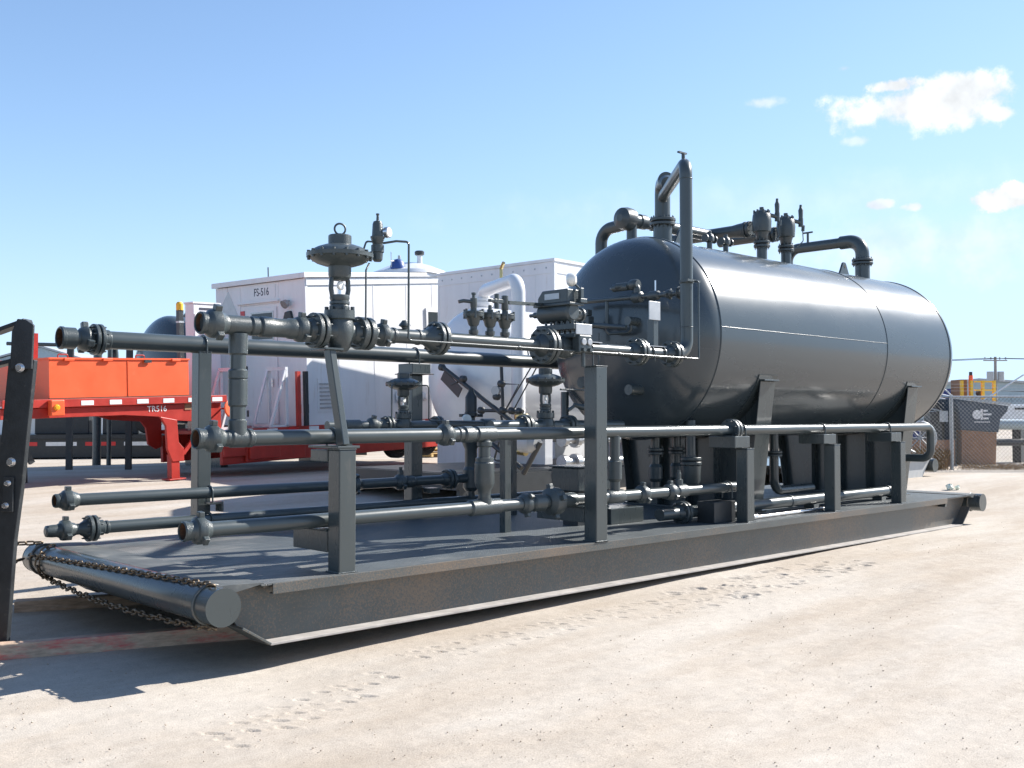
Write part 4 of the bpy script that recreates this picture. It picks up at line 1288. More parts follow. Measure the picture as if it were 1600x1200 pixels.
# ------------------------------------------------------------------ fittings on top of the tank
def build_tank_top():
    for x, lab in ((8.80, 'left of two stubby dark valves on top of the tank, joined to the wide header'), (9.43, 'right of two stubby dark valves on top of the tank, by the square bent pipe')):
        t = thing('top_valve', lab, 'valve', (x, TY, 4.07), 'pair of stubby valves on the tank top')
        f = Fit(t, (x, TY, 4.03), (0, 0, 1))
        k = 1.12
        f.prof([(.03 * k, .06), (.05 * k, .078), (.10 * k, .085), (.14 * k, .10), (.15 * k, .125), (.19 * k, .13), (.28 * k, .135), (.36 * k, .125), (.40 * k, .10), (.42 * k, .06), (.425 * k, .03), (.46 * k, .03), (.465 * k, 0)], 'body', 'cast', n=24)
        b = MB()
        for i in range(8):
            a = i * math.pi / 4
            b.lathe([(.36 * k, .016), (.42 * k, .016)], (x + .105 * math.cos(a), TY + .105 * math.sin(a), 4.03), (0, 0, 1), 6)
        tag(b.build('cover_bolts', 'cast', t), kind='stuff')
        MB().tube([(x + .05, TY - .06, 4.44), (x + .20, TY - .12, 4.42)], .03, 8).cyl((x + .21, TY - .12, 4.36), (x + .21, TY - .12, 4.48), .036, 10).lathe([(4.48, .030), (4.60, .036), (4.64, .020), (4.68, .018)], (x + .21, TY - .12, 0), (0, 0, 1), 12).cyl((x + .25, TY - .13, 4.30), (x + .26, TY - .13, 4.38), .025, 8).build('pilot', 'cast', t)
        MB().tube([(x + .22, TY - .14, 4.36), (x + .24, TY - .14, 4.15), (x + .12, TY - .1, 4.05)], .008, 6, rad=.04).build('tubing', 'cast', t)
    t = thing('top_header', 'thick dark header pipe crossing the tank top to the left of the two valves', 'pipe', (8.8, 2.6, 4.26))
    f = Fit(t, (8.80, 0, 4.26), (0, 1, 0))
    f.flange(1.82, 1.93, .115, .07, 8, neck=False)
    f.prof([(1.93, .105), (2.02, .10), (2.12, .088)], 'reducer')
    f.pipe(2.1, 3.3, .087)
    f.sleeve(2.9, 3.0, .10)
    t2 = thing('top_header', 'short dark header stub behind the right of the two tank top valves', 'pipe', (9.43, 2.2, 4.26))
    f = Fit(t2, (9.43, 0, 4.26), (0, 1, 0))
    f.flange(1.80, 1.90, .11, .07, 8, neck=False); f.pipe(1.85, 2.8, .08)
    for x, lab in ((7.55, 'left of two small nozzle valves on the tank crown behind the gooseneck'), (7.92, 'right of two small nozzle valves on the tank crown behind the gooseneck')):
        t = thing('nozzle_valve', lab, 'valve', (x, TY, TZ + TR), 'two small nozzle valves on the tank crown')
        f = Fit(t, (x, TY, 0), (0, 0, 1))
        f.pipe(3.74, 3.92, .036, 'nozzle'); f.prof([(3.90, .038), (3.915, .06), (3.97, .065), (4.0, .05), (4.02, .03), (4.05, .028), (4.055, .0)], 'body')
        MB().cyl((x - .10, TY, 3.95), (x + .11, TY, 3.95), .034, 12).cyl((x - .11, TY, 3.95), (x - .09, TY, 3.95), .055, 12).cyl((x + .09, TY, 3.95), (x + .11, TY, 3.95), .055, 12).build('cross_arm', 'cast', t)
    t = thing('square_bent_pipe', 'square bent grey pipe from the rear top flange over to the far side', 'pipe', (11.7, TY, 4.1))
    MB().tube([(11.70, TY, 4.10), (11.70, TY, 4.42), (11.70, 3.0, 4.42), (11.70, 3.0, 3.0)], .084, 24, rad=.21, seg=12).build('bend', 'pipe', t)
    MB().tube([(11.70, TY, 4.10), (11.70, TY, 4.42), (11.70, 2.02, 4.42)], .108, 24, rad=.23, seg=12).build('large_elbow', 'pipe', t)
    MB().cyl((11.70, 2.62, 4.49), (11.70, 2.62, 4.66), .02, 8).cyl((11.70, 2.53, 4.665), (11.70, 2.71, 4.665), .015, 8).build('vent_cock', 'cast', t)


build_tank_top()


# ------------------------------------------------------------------ chains
def link_mesh(L_=.088, W_=.052, r=.0085):
    pts = []
    hl = (L_ - W_) / 2
    rr = W_ / 2 - r
    for k in range(7):
        a = -math.pi / 2 + math.pi * k / 6
        pts.append((hl + rr * math.cos(a), rr * math.sin(a), 0))
    for k in range(7):
        a = math.pi / 2 + math.pi * k / 6
        pts.append((-hl + rr * math.cos(a), rr * math.sin(a), 0))
    return MB().tube([Vector(p) for p in pts], r, 6, closed=True)


def chain(label, pts, loc, pitch=.066):
    t = thing('chain', label, 'chain', loc, 'rusty chains on the skid front tube')
    P = [Vector(p) for p in pts]
    d = [0.]
    for i in range(1, len(P)):
        d.append(d[-1] + (P[i] - P[i - 1]).length)

    def at(s):
        s = max(0, min(d[-1] - 1e-6, s))
        for i in range(1, len(P)):
            if s <= d[i]:
                return P[i - 1].lerp(P[i], (s - d[i - 1]) / (d[i] - d[i - 1]))
        return P[-1]
    first = None
    n = int(d[-1] / pitch)
    for k in range(n):
        a = at(k * pitch); b = at(k * pitch + .05)
        dr = (b - a).normalized()
        if first is None:
            o = link_mesh().build('link', 'chain', t, local=True); first = o
        else:
            o = first.copy(); COL.objects.link(o); o.parent = t
        q = dr.to_track_quat('X', 'Z').to_matrix() @ Matrix.Rotation((math.pi / 2 if k % 2 else 0) + random.uniform(-.35, .35) + .6, 3, 'X')
        o.rotation_euler = q.to_euler()
        o.location = a + dr * .03 - Vector(loc)
    return t


def tube_pt(y, th, rr=.142):
    return (-.39 - rr * math.sin(R(th)), y, .322 + rr * math.cos(R(th)))


top_path = [tube_pt(.02 + 3.2 * k / 30, 8 + 62 * (k / 30) ** .8) for k in range(31)]
chain('rusty chain laid along the top of the skid front tube', top_path, (-.45, 1.6, .45))
under = []
for k in range(31):
    y = -.02 + 3.25 * k / 30
    under.append((-.42 - .06 * math.sin(math.pi * k / 30), y, 
                  .178 - .045 * math.sin(math.pi * k / 30) ** .8 + .012 * math.sin(k * 2.1) + .02 * (k / 30)))
chain('rusty chain sagging underneath the skid front tube', under, (-.42, 1.6, .15))
chain('upper short chain running left from the far end of the front tube', [tube_pt(3.25, 0, .14), (-.62, 3.33, .465), (-1.0, 3.45, .45), (-1.6, 3.6, .47)], (-.7, 3.35, .46))
chain('lower short chain hooked to the front of the tube end, running left', [tube_pt(3.28, 88, .15), (-.8, 3.20, .30), (-1.3, 3.0, .29), (-1.8, 2.8, .30)], (-.6, 3.28, .3))
cw = [tube_pt(2.95, a, .143) for a in range(0, 185, 12)]
chain('rusty chain wrapped once round the far end of the front tube', cw, (-.39, 2.95, .2), .062)


# ------------------------------------------------------------------ timbers and loader upright in front
def timber(label, a, b, m, h=.12):
    t = MB()
    a = Vector(a); b = Vector(b)
    n = 10
    d = (b - a); ln = d.length; d.normalize(); s = Vector((-d.y, d.x, 0))
    vs = []; fs = []
    for k in range(n + 1):
        c = a + d * (ln * k / n)
        j = lambda q: random.uniform(-q, q)
        for (u, w) in ((-.06, 0), (.06, 0), (.06, h), (-.06, h)):
            vs.append(c + s * (u + j(.004)) + Vector((0, 0, w + (j(.005) if w else 0))))
    for k in range(n):
        for i in range(4):
            i2 = (i + 1) % 4
            fs.append((k * 4 + i, k * 4 + i2, k * 4 + 4 + i2, k * 4 + 4 + i))
    fs += [(0, 1, 2, 3), (n * 4, n * 4 + 3, n * 4 + 2, n * 4 + 1)]
    o = t.add(vs, fs).build('timber', m, bevel=.008)
    tag(o, label, 'timber', 'timbers under the skid front')
    return o


p0 = site(-4.6, 7.25); p1 = site(-1.1, 8.6)
timber('nearer weathered timber under the skid front with red paint smears', (p0.x, p0.y, -.178), (p1.x, p1.y, -.14), 'woodred')
p0 = site(-4.36, 9.15); p1 = site(-.8, 10.3)
timber('farther bare timber under the skid front with a plain sawn end', (p0.x, p0.y, -.135), (p1.x, p1.y, -.10), 'wood')


def build_upright():
    base = site(-3.92, 7.75)
    g = -.172
    t = thing('loader_upright', 'scarred black loader upright with large bolts and bent arms at the left picture edge', 'loader', (base.x, base.y, g), rot=(0, R(0), R(VIEW_AZ - 90)))
    # local axes: x right, y away, z up
    MB().prism([(.02, 0), (.177, 0), (.23, .86), (.282, 1.29), (.36, 2.19), (.167, 2.2), (.11, 1.51), (.05, .58)], 'y', -.03, .03).build('side_plate', 'black', t, bevel=.006, local=True)
    MB().prism([(.19, 2.12), (.352, 2.12), (.362, 2.45), (.30, 2.49), (.24, 2.495), (.20, 2.40)], 'y', -.06, -.032).build('upper_plate', 'black', t, bevel=.006, local=True)
    MB().bar((.27, .06, 2.49), (.02, .06, 2.40), .14, .03).bar((.03, .06, 2.405), (-.9, .06, 2.36), .14, .03).build('top_arm', 'black', t, bevel=.006, local=True)
    MB().bar((.19, .06, 2.19), (-.2, .06, 2.10), .14, .03).bar((-.19, .06, 2.105), (-.9, .06, 2.10), .14, .03).build('lower_arm', 'black', t, bevel=.006, local=True)
    MB().prism([(.135, 1.06), (.225, 1.06), (.23, 1.32), (.15, 1.32)], 'y', -.055, -.031).build('lug_plate', 'black', t, bevel=.006, local=True)
    for (x, z, r) in ((.27, 2.13, .028), (.20, 1.43, .028), (.190, 1.275, .019), (.176, 1.11, .019)):
        yy = -.056 if r < .025 else (-.061 if z > 2.1 else -.031)
        MB().lathe([(0, r), (.028, r), (.031, r * .85)], (x, yy, z), (0, -1, 0), 6).lathe([(-.001, r * 1.25), (.006, r * 1.25)], (x, yy, z), (0, -1, 0), 16).build('bolt', 'chrome', t, local=True)
    # unseen machine behind the upright, added to darken the posts' left faces (world axes)
    def wb(mb, name, m, bevel=0.):
        Mi = Matrix.Rotation(-R(VIEW_AZ - 90), 3, 'Z')
        o_ = Vector((base.x, base.y, g))
        mb.v = [tuple(Mi @ (Vector(q) - o_)) for q in mb.v]
        return mb.build(name, m, t, bevel=bevel, local=True)
    wb(MB().bx(-2.6, -2.1, 1.1, 3.5, .35, 2.5), 'unseen_carriage', 'black', .03)
    wb(MB().prism([(-6.6, .7), (-2.7, .7), (-2.7, 1.9), (-3.6, 2.2), (-6.6, 1.9)], 'y', 1.25, 3.3), 'unseen_machine_body', 'black', .05)
    wb(MB().prism([(-5.0, 1.92), (-3.5, 2.25), (-3.6, 3.3), (-4.9, 3.3)], 'y', 1.5, 3.0), 'unseen_cab', 'black', .05)
    for xx in (-3.3, -5.8):
        for yy in (1.05, 3.5):
            w = wb(MB().lathe([(-.25, .45), (-.25, .62), (-.18, .68), (.18, .68), (.25, .62), (.25, .45)], (xx, yy, .52), (0, 1, 0), 28), 'wheel', 'rubber')
            wb(MB().lathe([(-.22, .0), (-.24, .3), (-.2, .44), (.2, .44), (.24, .3), (.22, .0)], (xx, yy, .52), (0, 1, 0), 20, cap=False), 'unseen_hub', 'black')


build_upright()


# ------------------------------------------------------------------ trailer with boxes and shelter
def build_trailer():
    base = site(-8.688, 19.6)
    RZ = VIEW_AZ - 38.0
    root_rot = (0, R(-2.1), R(RZ))
    t = thing('gooseneck_trailer', 'red drop deck trailer with white reflective tape, raised neck at left', 'trailer', (base.x, base.y, .20), rot=root_rot)
    B = lambda: MB()
    bl = dict(local=True)
    # raised neck deck (top 1.70) and side rail
    B().bx(-.9, 4.0, .0, 2.5, 1.60, 1.70).build('neck_deck', 'red', t, bevel=.01, **bl)
    B().bx(-.9, 4.0, -.03, -.001, 1.56, 1.715).build('side_rail', 'red', t, bevel=.006, **bl)
    B().bx(-.05, .22, -.16, -.031, 1.40, 1.70).build('marker_housing', 'orange', t, bevel=.02, **bl)
    B().lathe([(0, .06), (.025, .055), (.035, .03)], (.06, -.161, 1.56), (0, -1, 0), 16).build('marker_lamp', 'amber', t, **bl)
    for x in (.75, 1.35, 1.95, 2.55, 3.15, 3.75):
        B().bx(x - .13, x + .13, -.036, -.031, 1.585, 1.675).build('reflective_tape', 'reflwhite', t, **bl)
    # neck beam, tapered, with curved drop
    pts = [(-.9, 1.55), (3.9, 1.55), (3.9, .55), (3.75, .50), (3.55, .62), (3.5, 1.0), (3.38, 1.15), (2.6, 1.22), (2.35, 1.30), (1.6, 1.36), (-.9, 1.36)]
    B().prism(pts, 'y', .05, .12).build('neck_beam', 'red', t, bevel=.008, **bl)
    B().prism(pts, 'y', 2.3, 2.37).build('neck_beam', 'red', t, bevel=.008, **bl)
    B().prism([(2.35, 1.30), (2.75, 1.22), (2.78, .75), (2.9, .62), (2.9, .35), (2.62, .35), (2.5, .62), (2.48, 1.1)], 'y', -.02, .045).build('landing_bracket', 'red', t, bevel=.01, **bl)
    B().bx(2.60, 2.80, .0, .16, .0, .50).bx(2.50, 2.90, -.08, .22, -.03, -.001).build('landing_leg', 'red', t, bevel=.008, **bl)
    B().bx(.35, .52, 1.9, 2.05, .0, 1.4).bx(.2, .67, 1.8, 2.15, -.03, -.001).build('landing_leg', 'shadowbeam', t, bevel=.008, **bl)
    B().bar((2.9, .03, .5), (3.45, .03, 1.1), .06, .08).build('strut', 'red', t, **bl)
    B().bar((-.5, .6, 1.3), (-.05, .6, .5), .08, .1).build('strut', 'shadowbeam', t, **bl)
    # lower deck
    B().bx(3.9, 13.5, .0, 2.5, .84, .93).build('main_deck', 'red', t, bevel=.01, **bl)
    B().bx(3.9, 13.5, -.04, -.001, .80, .945).build('side_rail', 'red', t, bevel=.006, **bl)
    for k, x in enumerate(np.arange(4.6, 13.2, .62)):
        B().bx(x - .15, x + .15, -.046, -.041, .835, .925).build('reflective_tape', 'reflwhite' if k % 2 else 'reflred', t, **bl)
    B().bx(3.92, 13.5, .06, .16, .18, .80).build('main_beam', 'red', t, bevel=.01, **bl)
    B().bx(3.92, 13.5, 2.3, 2.4, .18, .80).build('main_beam', 'red', t, bevel=.01, **bl)
    B().bx(4.5, 6.2, -.03, .055, .20, .62).bx(4.55, 5.4, -.10, -.031, .26, .56).build('toolbox', 'red', t, bevel=.02, **bl)
    B().bx(3.92, 4.5, -.02, .055, .35, .80).build('front_gusset', 'red', t, bevel=.02, **bl)
    B().lathe([(0, .19), (.02, .19), (.03, .17)], (3.92, -.25, 1.42), (.2, -1, .05), 28).build('round_reflector', 'orange', t, **bl)
    B().tube([(3.92, -.22, 1.42), (3.92, .05, 1.42)], .02, 8).build('reflector_arm', 'red', t, **bl)
    # wheels further along
    for x in (9.6, 10.7, 11.8):
        w = B().lathe([(-.12, .30), (-.12, .40), (-.09, .44), (.09, .44), (.12, .40), (.12, .30)], (x, .35, .38), (0, 1, 0), 28).build('wheel', 'rubber', t, **bl)
        B().lathe([(-.125, .0), (-.125, .12), (-.10, .14), (-.10, .29), (-.128, .30)], (x, .35, .38), (0, 1, 0), 20, cap=False).build('rim', 'zinc', w, **bl)
    text('trailer_number', 'TR516', .17, 'sign', t, (2.32, .045, 1.46), (R(90), 0, 0))
    B().bx(2.98, 3.14, .036, .049, 1.42, 1.56).build('decal', 'brown', t, **bl)
    B().bx(3.24, 3.5, .036, .049, 1.30, 1.50).build('decal', 'sign', t, **bl)

    # placed on the trailer: local -> world helper
    mw = Matrix.Translation(Vector((base.x, base.y, .20))) @ Matrix.Rotation(R(RZ), 4, 'Z') @ Matrix.Rotation(R(-2.1), 4, 'Y')

    def on(x, y, z):
        return tuple(mw @ Vector((x, y, z)))

    b = thing('steel_box', 'bright orange open topped steel box on the trailer neck', 'box', on(1.55, .35, 1.702), rot=root_rot)
    X0, X1, Y0, Y1, H = -1.53, 1.53, -.33, 1.9, .80
    for (a0, a1, b0, b1, nm) in ((X0, X1, Y0, Y0 + .012, 'front_panel'), (X0, X1, Y1 - .012, Y1, 'back_panel'), (X0, X0 + .012, Y0 + .013, Y1 - .013, 'end_panel'), (X1 - .012, X1, Y0 + .013, Y1 - .013, 'end_panel')):
        B().bx(a0, a1, b0, b1, 0, H).build(nm, 'orange', b, **bl)
    B().bx(X0 + .013, X1 - .013, Y0 + .013, Y1 - .013, .0, .74).build('lid', 'orange', b, **bl)
    r = B().bx(X0 - .02, X1 + .02, Y0 - .025, Y0 - .001, H - .03, H + .005)
    r.bx(X0 - .025, X0 - .001, Y0 - .025, Y1, H - .03, H + .005).build('rim', 'orange', b, **bl)
    for x in (-1.15, -.35, 1.2):
        B().bx(x - .1, x + .1, Y0 - .06, Y0 - .026, H - .06, H - .005).build('latch', 'orange', b, bevel=.008, **bl)
    for x in (-1.2, .45):
        B().tube([(x - .1, Y0 + .1, H), (x - .1, Y0 + .1, H + .07), (x + .1, Y0 + .1, H + .07), (x + .1, Y0 + .1, H)], .012, 8, rad=.03).build('handle', 'red', b, **bl)
    B().bx(X0 - .02, X1 + .02, Y0 - .03, Y0 - .001, -.02, .035).build('base_angle', 'rust', b, **bl)
    for x in (.1,):
        B().bx(x, x + .012, Y0 - .012, Y0 - .001, 0, H - .04).build('seam', 'orange', b, **bl)
    B().bx(.46, .62, Y0 - .055, Y0 - .026, H - .09, H - .03).build('latch', 'black', b, **bl)

    # stakes
    s = thing('trailer_stake', 'dark stake with a yellow tip standing at the trailer neck', 'stake', on(3.12, .35, 1.702), rot=root_rot)
    B().bx(-.055, .055, -.055, .055, 0, 1.85).build('stake_post', 'shadowbeam', s, **bl)
    B().lathe([(1.851, .075), (1.99, .075), (2.03, .05)], (0, 0, 0), (0, 0, 1), 14).build('tip', 'yellow', s, **bl)
    B().bx(-.06, .06, -.06, .06, 1.58, 1.62).build('band', 'plate', s, **bl)
    for x, m, lab in ((5.95, 'red', 'red stake against the white shelter corner'), (6.18, 'black', 'black stake just right of the red stake by the shelter corner')):
        s = thing('trailer_stake', lab, 'stake', on(x, -.10, .946), rot=root_rot)
        B().bx(-.05, .05, -.04, .04, 0, 1.28).build('stake_post', m, s, **bl)
        B().bx(-.052, .052, -.045, -.041, .3, .5).build('stake_pocket', m, s, **bl)

    # white A-frame racks
    def rack(x, y, lab, k=1.):
        s = thing('steel_rack', lab, 'rack', on(x, y, .932), 'white steel racks on the trailer', rot=root_rot)
        for yy in (0, .62):
            fb = B()
            fb.bar((0, yy, 0), (0, yy, 1.36 * k), .07, .07).bar((-.03, yy, 1.33 * k), (-.46, yy, .06), .07, .05).bar((-.5, yy, .03), (0.03, yy, .03), .07, .06)
            fb.build('frame', 'whitegloss', s, **bl)
        B().bar((0, -.03, 1.36 * k), (0, .65, 1.36 * k), .08, .08).build('top_rail', 'whitegloss', s, **bl)
        B().bar((-.45, 0, .06), (-.45, .62, .06), .06, .06).build('foot_rail', 'whitegloss', s, **bl)
    rack(5.72, .05, 'white A shaped steel rack in front of the shelter front wall')
    c = thing('white_cabinet', 'narrow white cabinet on the trailer left of the shelter, behind the far post', 'cabinet', on(4.46, 1.42, .932), rot=root_rot)
    B().bx(-.36, .36, -.16, .16, 0, 2.88).build('cabinet_body', 'white', c, bevel=.01, **bl)
    B().bx(-.38, .38, -.18, .18, 2.881, 2.92).build('cabinet_roof', 'white', c, **bl)
    B().bx(-.34, .34, -.175, -.161, .1, 2.65).build('cabinet_door', 'white', c, bevel=.006, **bl)
    B().bx(-.2, .3, -.168, -.161, 2.74, 2.79).build('dark_strip', 'ink', c, **bl)
    rack(4.66, .45, 'white A shaped steel rack half hidden behind the far post')

    # FS shelter
    sh = thing('equipment_shelter', 'white metal equipment shelter with a grey door and black number over it', 'shelter', on(6.34, .02, .932), rot=root_rot)
    Wd, Ln, H0 = 3.42, 7.0, 3.50

    def roofz(x):
        return H0 + .075 * x
    # shell panels: end wall (faces -x) pieces, side wall (faces -y)
    n = 0
    for (y0, y1) in ((0, .95), (2.42, 2.92), (2.925, Wd)):
        B().bx(-.03, 0, y0 + .003, y1 - .003, 0, H0).build('wall_panel', 'white', sh, bevel=.004, **bl)
    B().bx(-.03, 0, .953, 2.417, 2.98, H0).build('wall_panel', 'white', sh, bevel=.004, **bl)
    B().bx(-.022, .0, .953, 2.417, 0, 2.977).build('door_frame', 'white', sh, **bl)
    dr = B().bx(-.05, -.023, 1.02, 2.2, .05, 2.90).build('door', 'white', sh, bevel=.006, **bl)
    B().bx(-.058, -.051, 1.16, 1.95, 2.12, 2.76).build('door_window', 'glass', dr, **bl)
    B().bx(-.06, -.051, 1.12, 1.16, 2.08, 2.80).bx(-.06, -.051, 1.95, 1.99, 2.08, 2.80).bx(-.06, -.051, 1.16, 1.95, 2.76, 2.80).bx(-.06, -.051, 1.16, 1.95, 2.08, 2.12).build('window_frame', 'zinc', dr, **bl)
    for z in (.3, 1.4, 2.55):
        B().bx(-.07, -.051, 2.16, 2.21, z - .08, z + .08).build('hinge', 'shadowbeam', dr, **bl)
    B().bar((-.08, 1.18, .95), (-.08, 1.18, 1.15), .03, .03).build('door_handle', 'chrome', dr, **bl)
    dh = B().bx(-.10, -.031, .90, 2.5, 3.02, 3.06).build('drip_hood', 'white', sh, **bl)
    B().bx(-.037, -.0305, 1.05, 2.1, 3.12, 3.44).build('sign_board', 'white', sh, **bl)
    text('sign_number', 'FS-516', .27, 'ink', sh, (-.040, 1.58, 3.28), (R(90), 0, R(-90)), sx=.78)
    B().add([(-.033, 2.96, 2.30), (-.033, 2.52, 2.77), (-.033, 2.90, 3.40), (-.033, 3.33, 2.87), (-.031, 2.96, 2.30), (-.031, 2.52, 2.77), (-.031, 2.90, 3.40), (-.031, 3.33, 2.87)], [(0, 1, 2, 3), (4, 7, 6, 5), (0, 4, 5, 1), (1, 5, 6, 2), (2, 6, 7, 3), (3, 7, 4, 0)]).build('diamond_placard', 'plate', sh, **bl)
    B().bx(-.04, -.031, 2.26, 2.42, 2.66, 2.86).build('red_notice', 'lamp_red', sh, **bl)
    B().lathe([(0, .09), (.10, .11)], (-.12, .55, 2.95), (-.5, 0, -.3), 14).tube([(-.03, .55, 3.0), (-.12, .55, 3.0)], .02, 8).build('wall_lamp', 'zinc', sh, **bl)
    B().prism([(.30, 2.25), (.85, 2.25), (.66, 2.74), (.46, 2.76)], 'x', -.10, -.031).build('hose_reel', 'black', sh, bevel=.02, **bl)
    # side wall panels, widths as the seams show
    x = 0.0
    for w in (1.0, 1.2, 1.2, 1.0, 1.2, 1.4):
        x1 = min(x + w, Ln)
        B().prism([(x + .004, 0), (x1 - .004, 0), (x1 - .004, roofz(x1)), (x + .004, roofz(x))], 'y', -.03, 0).build('wall_panel', 'white', sh, **bl)
        B().bx(x1 - .015, x1 + .015, -.036, -.031, .0, roofz(x1) - .1).build('seam_strip', 'white', sh, **bl)
        x = x1
    B().bx(-.045, .03, -.045, .03, 0, H0 + .02).build('corner_post', 'white', sh, **bl)
    B().prism([(0, 0), (Ln, 0), (Ln, roofz(Ln)), (0, roofz(0))], 'y', Wd - .03, Wd).bx(Ln - .03, Ln, 0, Wd - .031, 0, roofz(Ln)).build('wall_panel', 'white', sh, **bl)
    B().prism([(-.12, roofz(0) + .005), (Ln + .1, roofz(Ln) + .005), (Ln + .1, roofz(Ln) + .10), (-.12, roofz(0) + .13)], 'y', -.10, Wd + .06).build('roof', 'white', sh, bevel=.01, **bl)
    B().prism([(-.02, roofz(0) - .17), (Ln, roofz(Ln) - .17), (Ln, roofz(Ln) - .002), (-.02, roofz(0) - .002)], 'y', -.06, -.037).build('fascia', 'white', sh, **bl)
    wn = B().bx(4.12, 4.98, -.075, -.037, 2.05, 2.98).build('window', 'white', sh, **bl)
    B().bx(4.20, 4.90, -.082, -.076, 2.13, 2.88).build('pane', 'glass', wn, **bl)
    lv = B().bx(.28, .95, -.05, -.031, .32, 1.12).build('louvre', 'white', sh, **bl)
    for k in range(7):
        B().bx(.33, .90, -.075, -.051, .40 + k * .095, .44 + k * .095).build('louvre_blade', 'zinc', lv, **bl)
    B().lathe([(0, .17), (.05, .17), (.05, .12), (.22, .12)], (3.05, -.031, .62), (.25, -1, 0), 20).build('side_vent', 'white', sh, **bl)
    B().lathe([(.221, .11), (.225, .0)], (3.05, -.031, .62), (.25, -1, 0), 20, cap=False).build('vent_bore', 'darkgap', sh, **bl)
    B().lathe([(0, .12), (.05, .12), (.05, .09), (.12, .09)], (4.0, -.031, .62), (.1, -1, 0), 16).build('side_vent', 'white', sh, **bl)
    B().cyl((.0, 1.35, H0 + .1), (.0, 1.35, H0 + .38), .015, 6).build('aerial', 'shadowbeam', sh, **bl)
    # on the roof
    z0 = roofz(3.2) + .12
    d = thing('roof_dome', 'low white dome cover on the shelter roof', 'cover', on(6.34 + 4.5, .9, .932 + roofz(4.5) + .10), rot=root_rot)
    B().lathe([(0, 1.05), (.10, 1.0), (.26, .62), (.34, .36), (.36, 0)], (0, 0, 0), (0, 0, 1), 28, cap=False).build('dome', 'whitegloss', d, **bl)
    d = thing('tarped_fan', 'bright blue tarp wrapped round a fan on the shelter roof', 'tarp', on(6.34 + 3.75, .6, .932 + roofz(3.75) + .26), rot=root_rot)
    B().lathe([(0, .22), (.08, .21), (.18, .18), (.26, .11), (.29, 0)], (0, 0, 0), (0, 0, 1), 9, cap=False).build('tarp_cover', 'blue', d, **bl)
    B().cyl((-.25, 0, .05), (-.25, 0, .45), .012, 6).cyl((-.28, 0, .2), (-.08, 0, .23), .012, 6).cyl((.06, 0, .26), (.06, 0, .38), .04, 8).build('aerial', 'zinc', d, **bl)
    d = thing('roof_vent', 'short white vent pipe with a dark cap on the shelter roof', 'vent', on(6.34 + 4.5, .5, .932 + roofz(4.5) + .33), rot=root_rot)
    B().lathe([(0, .07), (.30, .07)], (0, 0, 0), (0, 0, 1), 14).build('vent_pipe', 'whitegloss', d, **bl)
    B().lathe([(.30, .09), (.32, .13), (.40, .135), (.43, .10), (.435, 0)], (0, 0, 0), (0, 0, 1), 14).build('vent_cap', 'shadowbeam', d, **bl)


build_trailer()


# ------------------------------------------------------------------ white box behind and the white sister tank
def build_white_box():
    lat = (866 - 800) / 1620 * 23.6
    base = site(lat, 23.6)
    rot = (0, 0, R(VIEW_AZ - 41.8))
    t = thing('white_enclosure', 'tall plain white metal enclosure behind the white tank', 'enclosure', (base.x, base.y, .28), rot=rot)
    W_, L_, H_ = 3.75, 5.0, 4.85
    y = 0
    for w in (.55, 1.05, 1.1, 1.05):
        MB().bx(-.03, 0, y + .004, y + w - .004, .12, H_).build('wall_panel', 'white', t, local=True)
        MB().bx(-.036, -.031, y + w - .02, y + w + .02, .12, H_ - .1).build('seam_strip', 'white', t, local=True)
        y += w
    y = 0
    for w in (1.2, 1.25, 1.25, 1.3):
        MB().bx(y + .004, y + w - .004, -.03, 0, .12, H_).build('wall_panel', 'white', t, local=True)
        y += w
    MB().bx(L_ - .03, L_, .0, W_, .12, H_).bx(0, L_ - .031, W_ - .03, W_, .12, H_).build('wall_panel', 'white', t, local=True)
    MB().bx(-.05, .04, -.05, .04, .10, H_ + .01).build('corner_post', 'white', t, local=True)
    MB().bx(-.07, L_ + .05, -.07, W_ + .05, H_ + .002, H_ + .07).build('roof', 'white', t, local=True)
    MB().bx(-.045, -.031, .04, W_, H_ - .26, H_ - .002).bx(.05, L_, -.045, -.031, H_ - .26, H_ - .002).build('fascia', 'white', t, local=True)
    rv = MB()
    for k in range(11):
        rv.lathe([(0, .025), (.012, .018)], (-.046, .2 + k * .34, H_ - .13), (-1, 0, 0), 6)
    tag(rv.build('rivets', 'zinc', t, local=True), kind='stuff')
    MB().bx(0, L_, 0, W_, -.1, .11).build('base_frame', 'shadowbeam', t, local=True)


build_white_box()


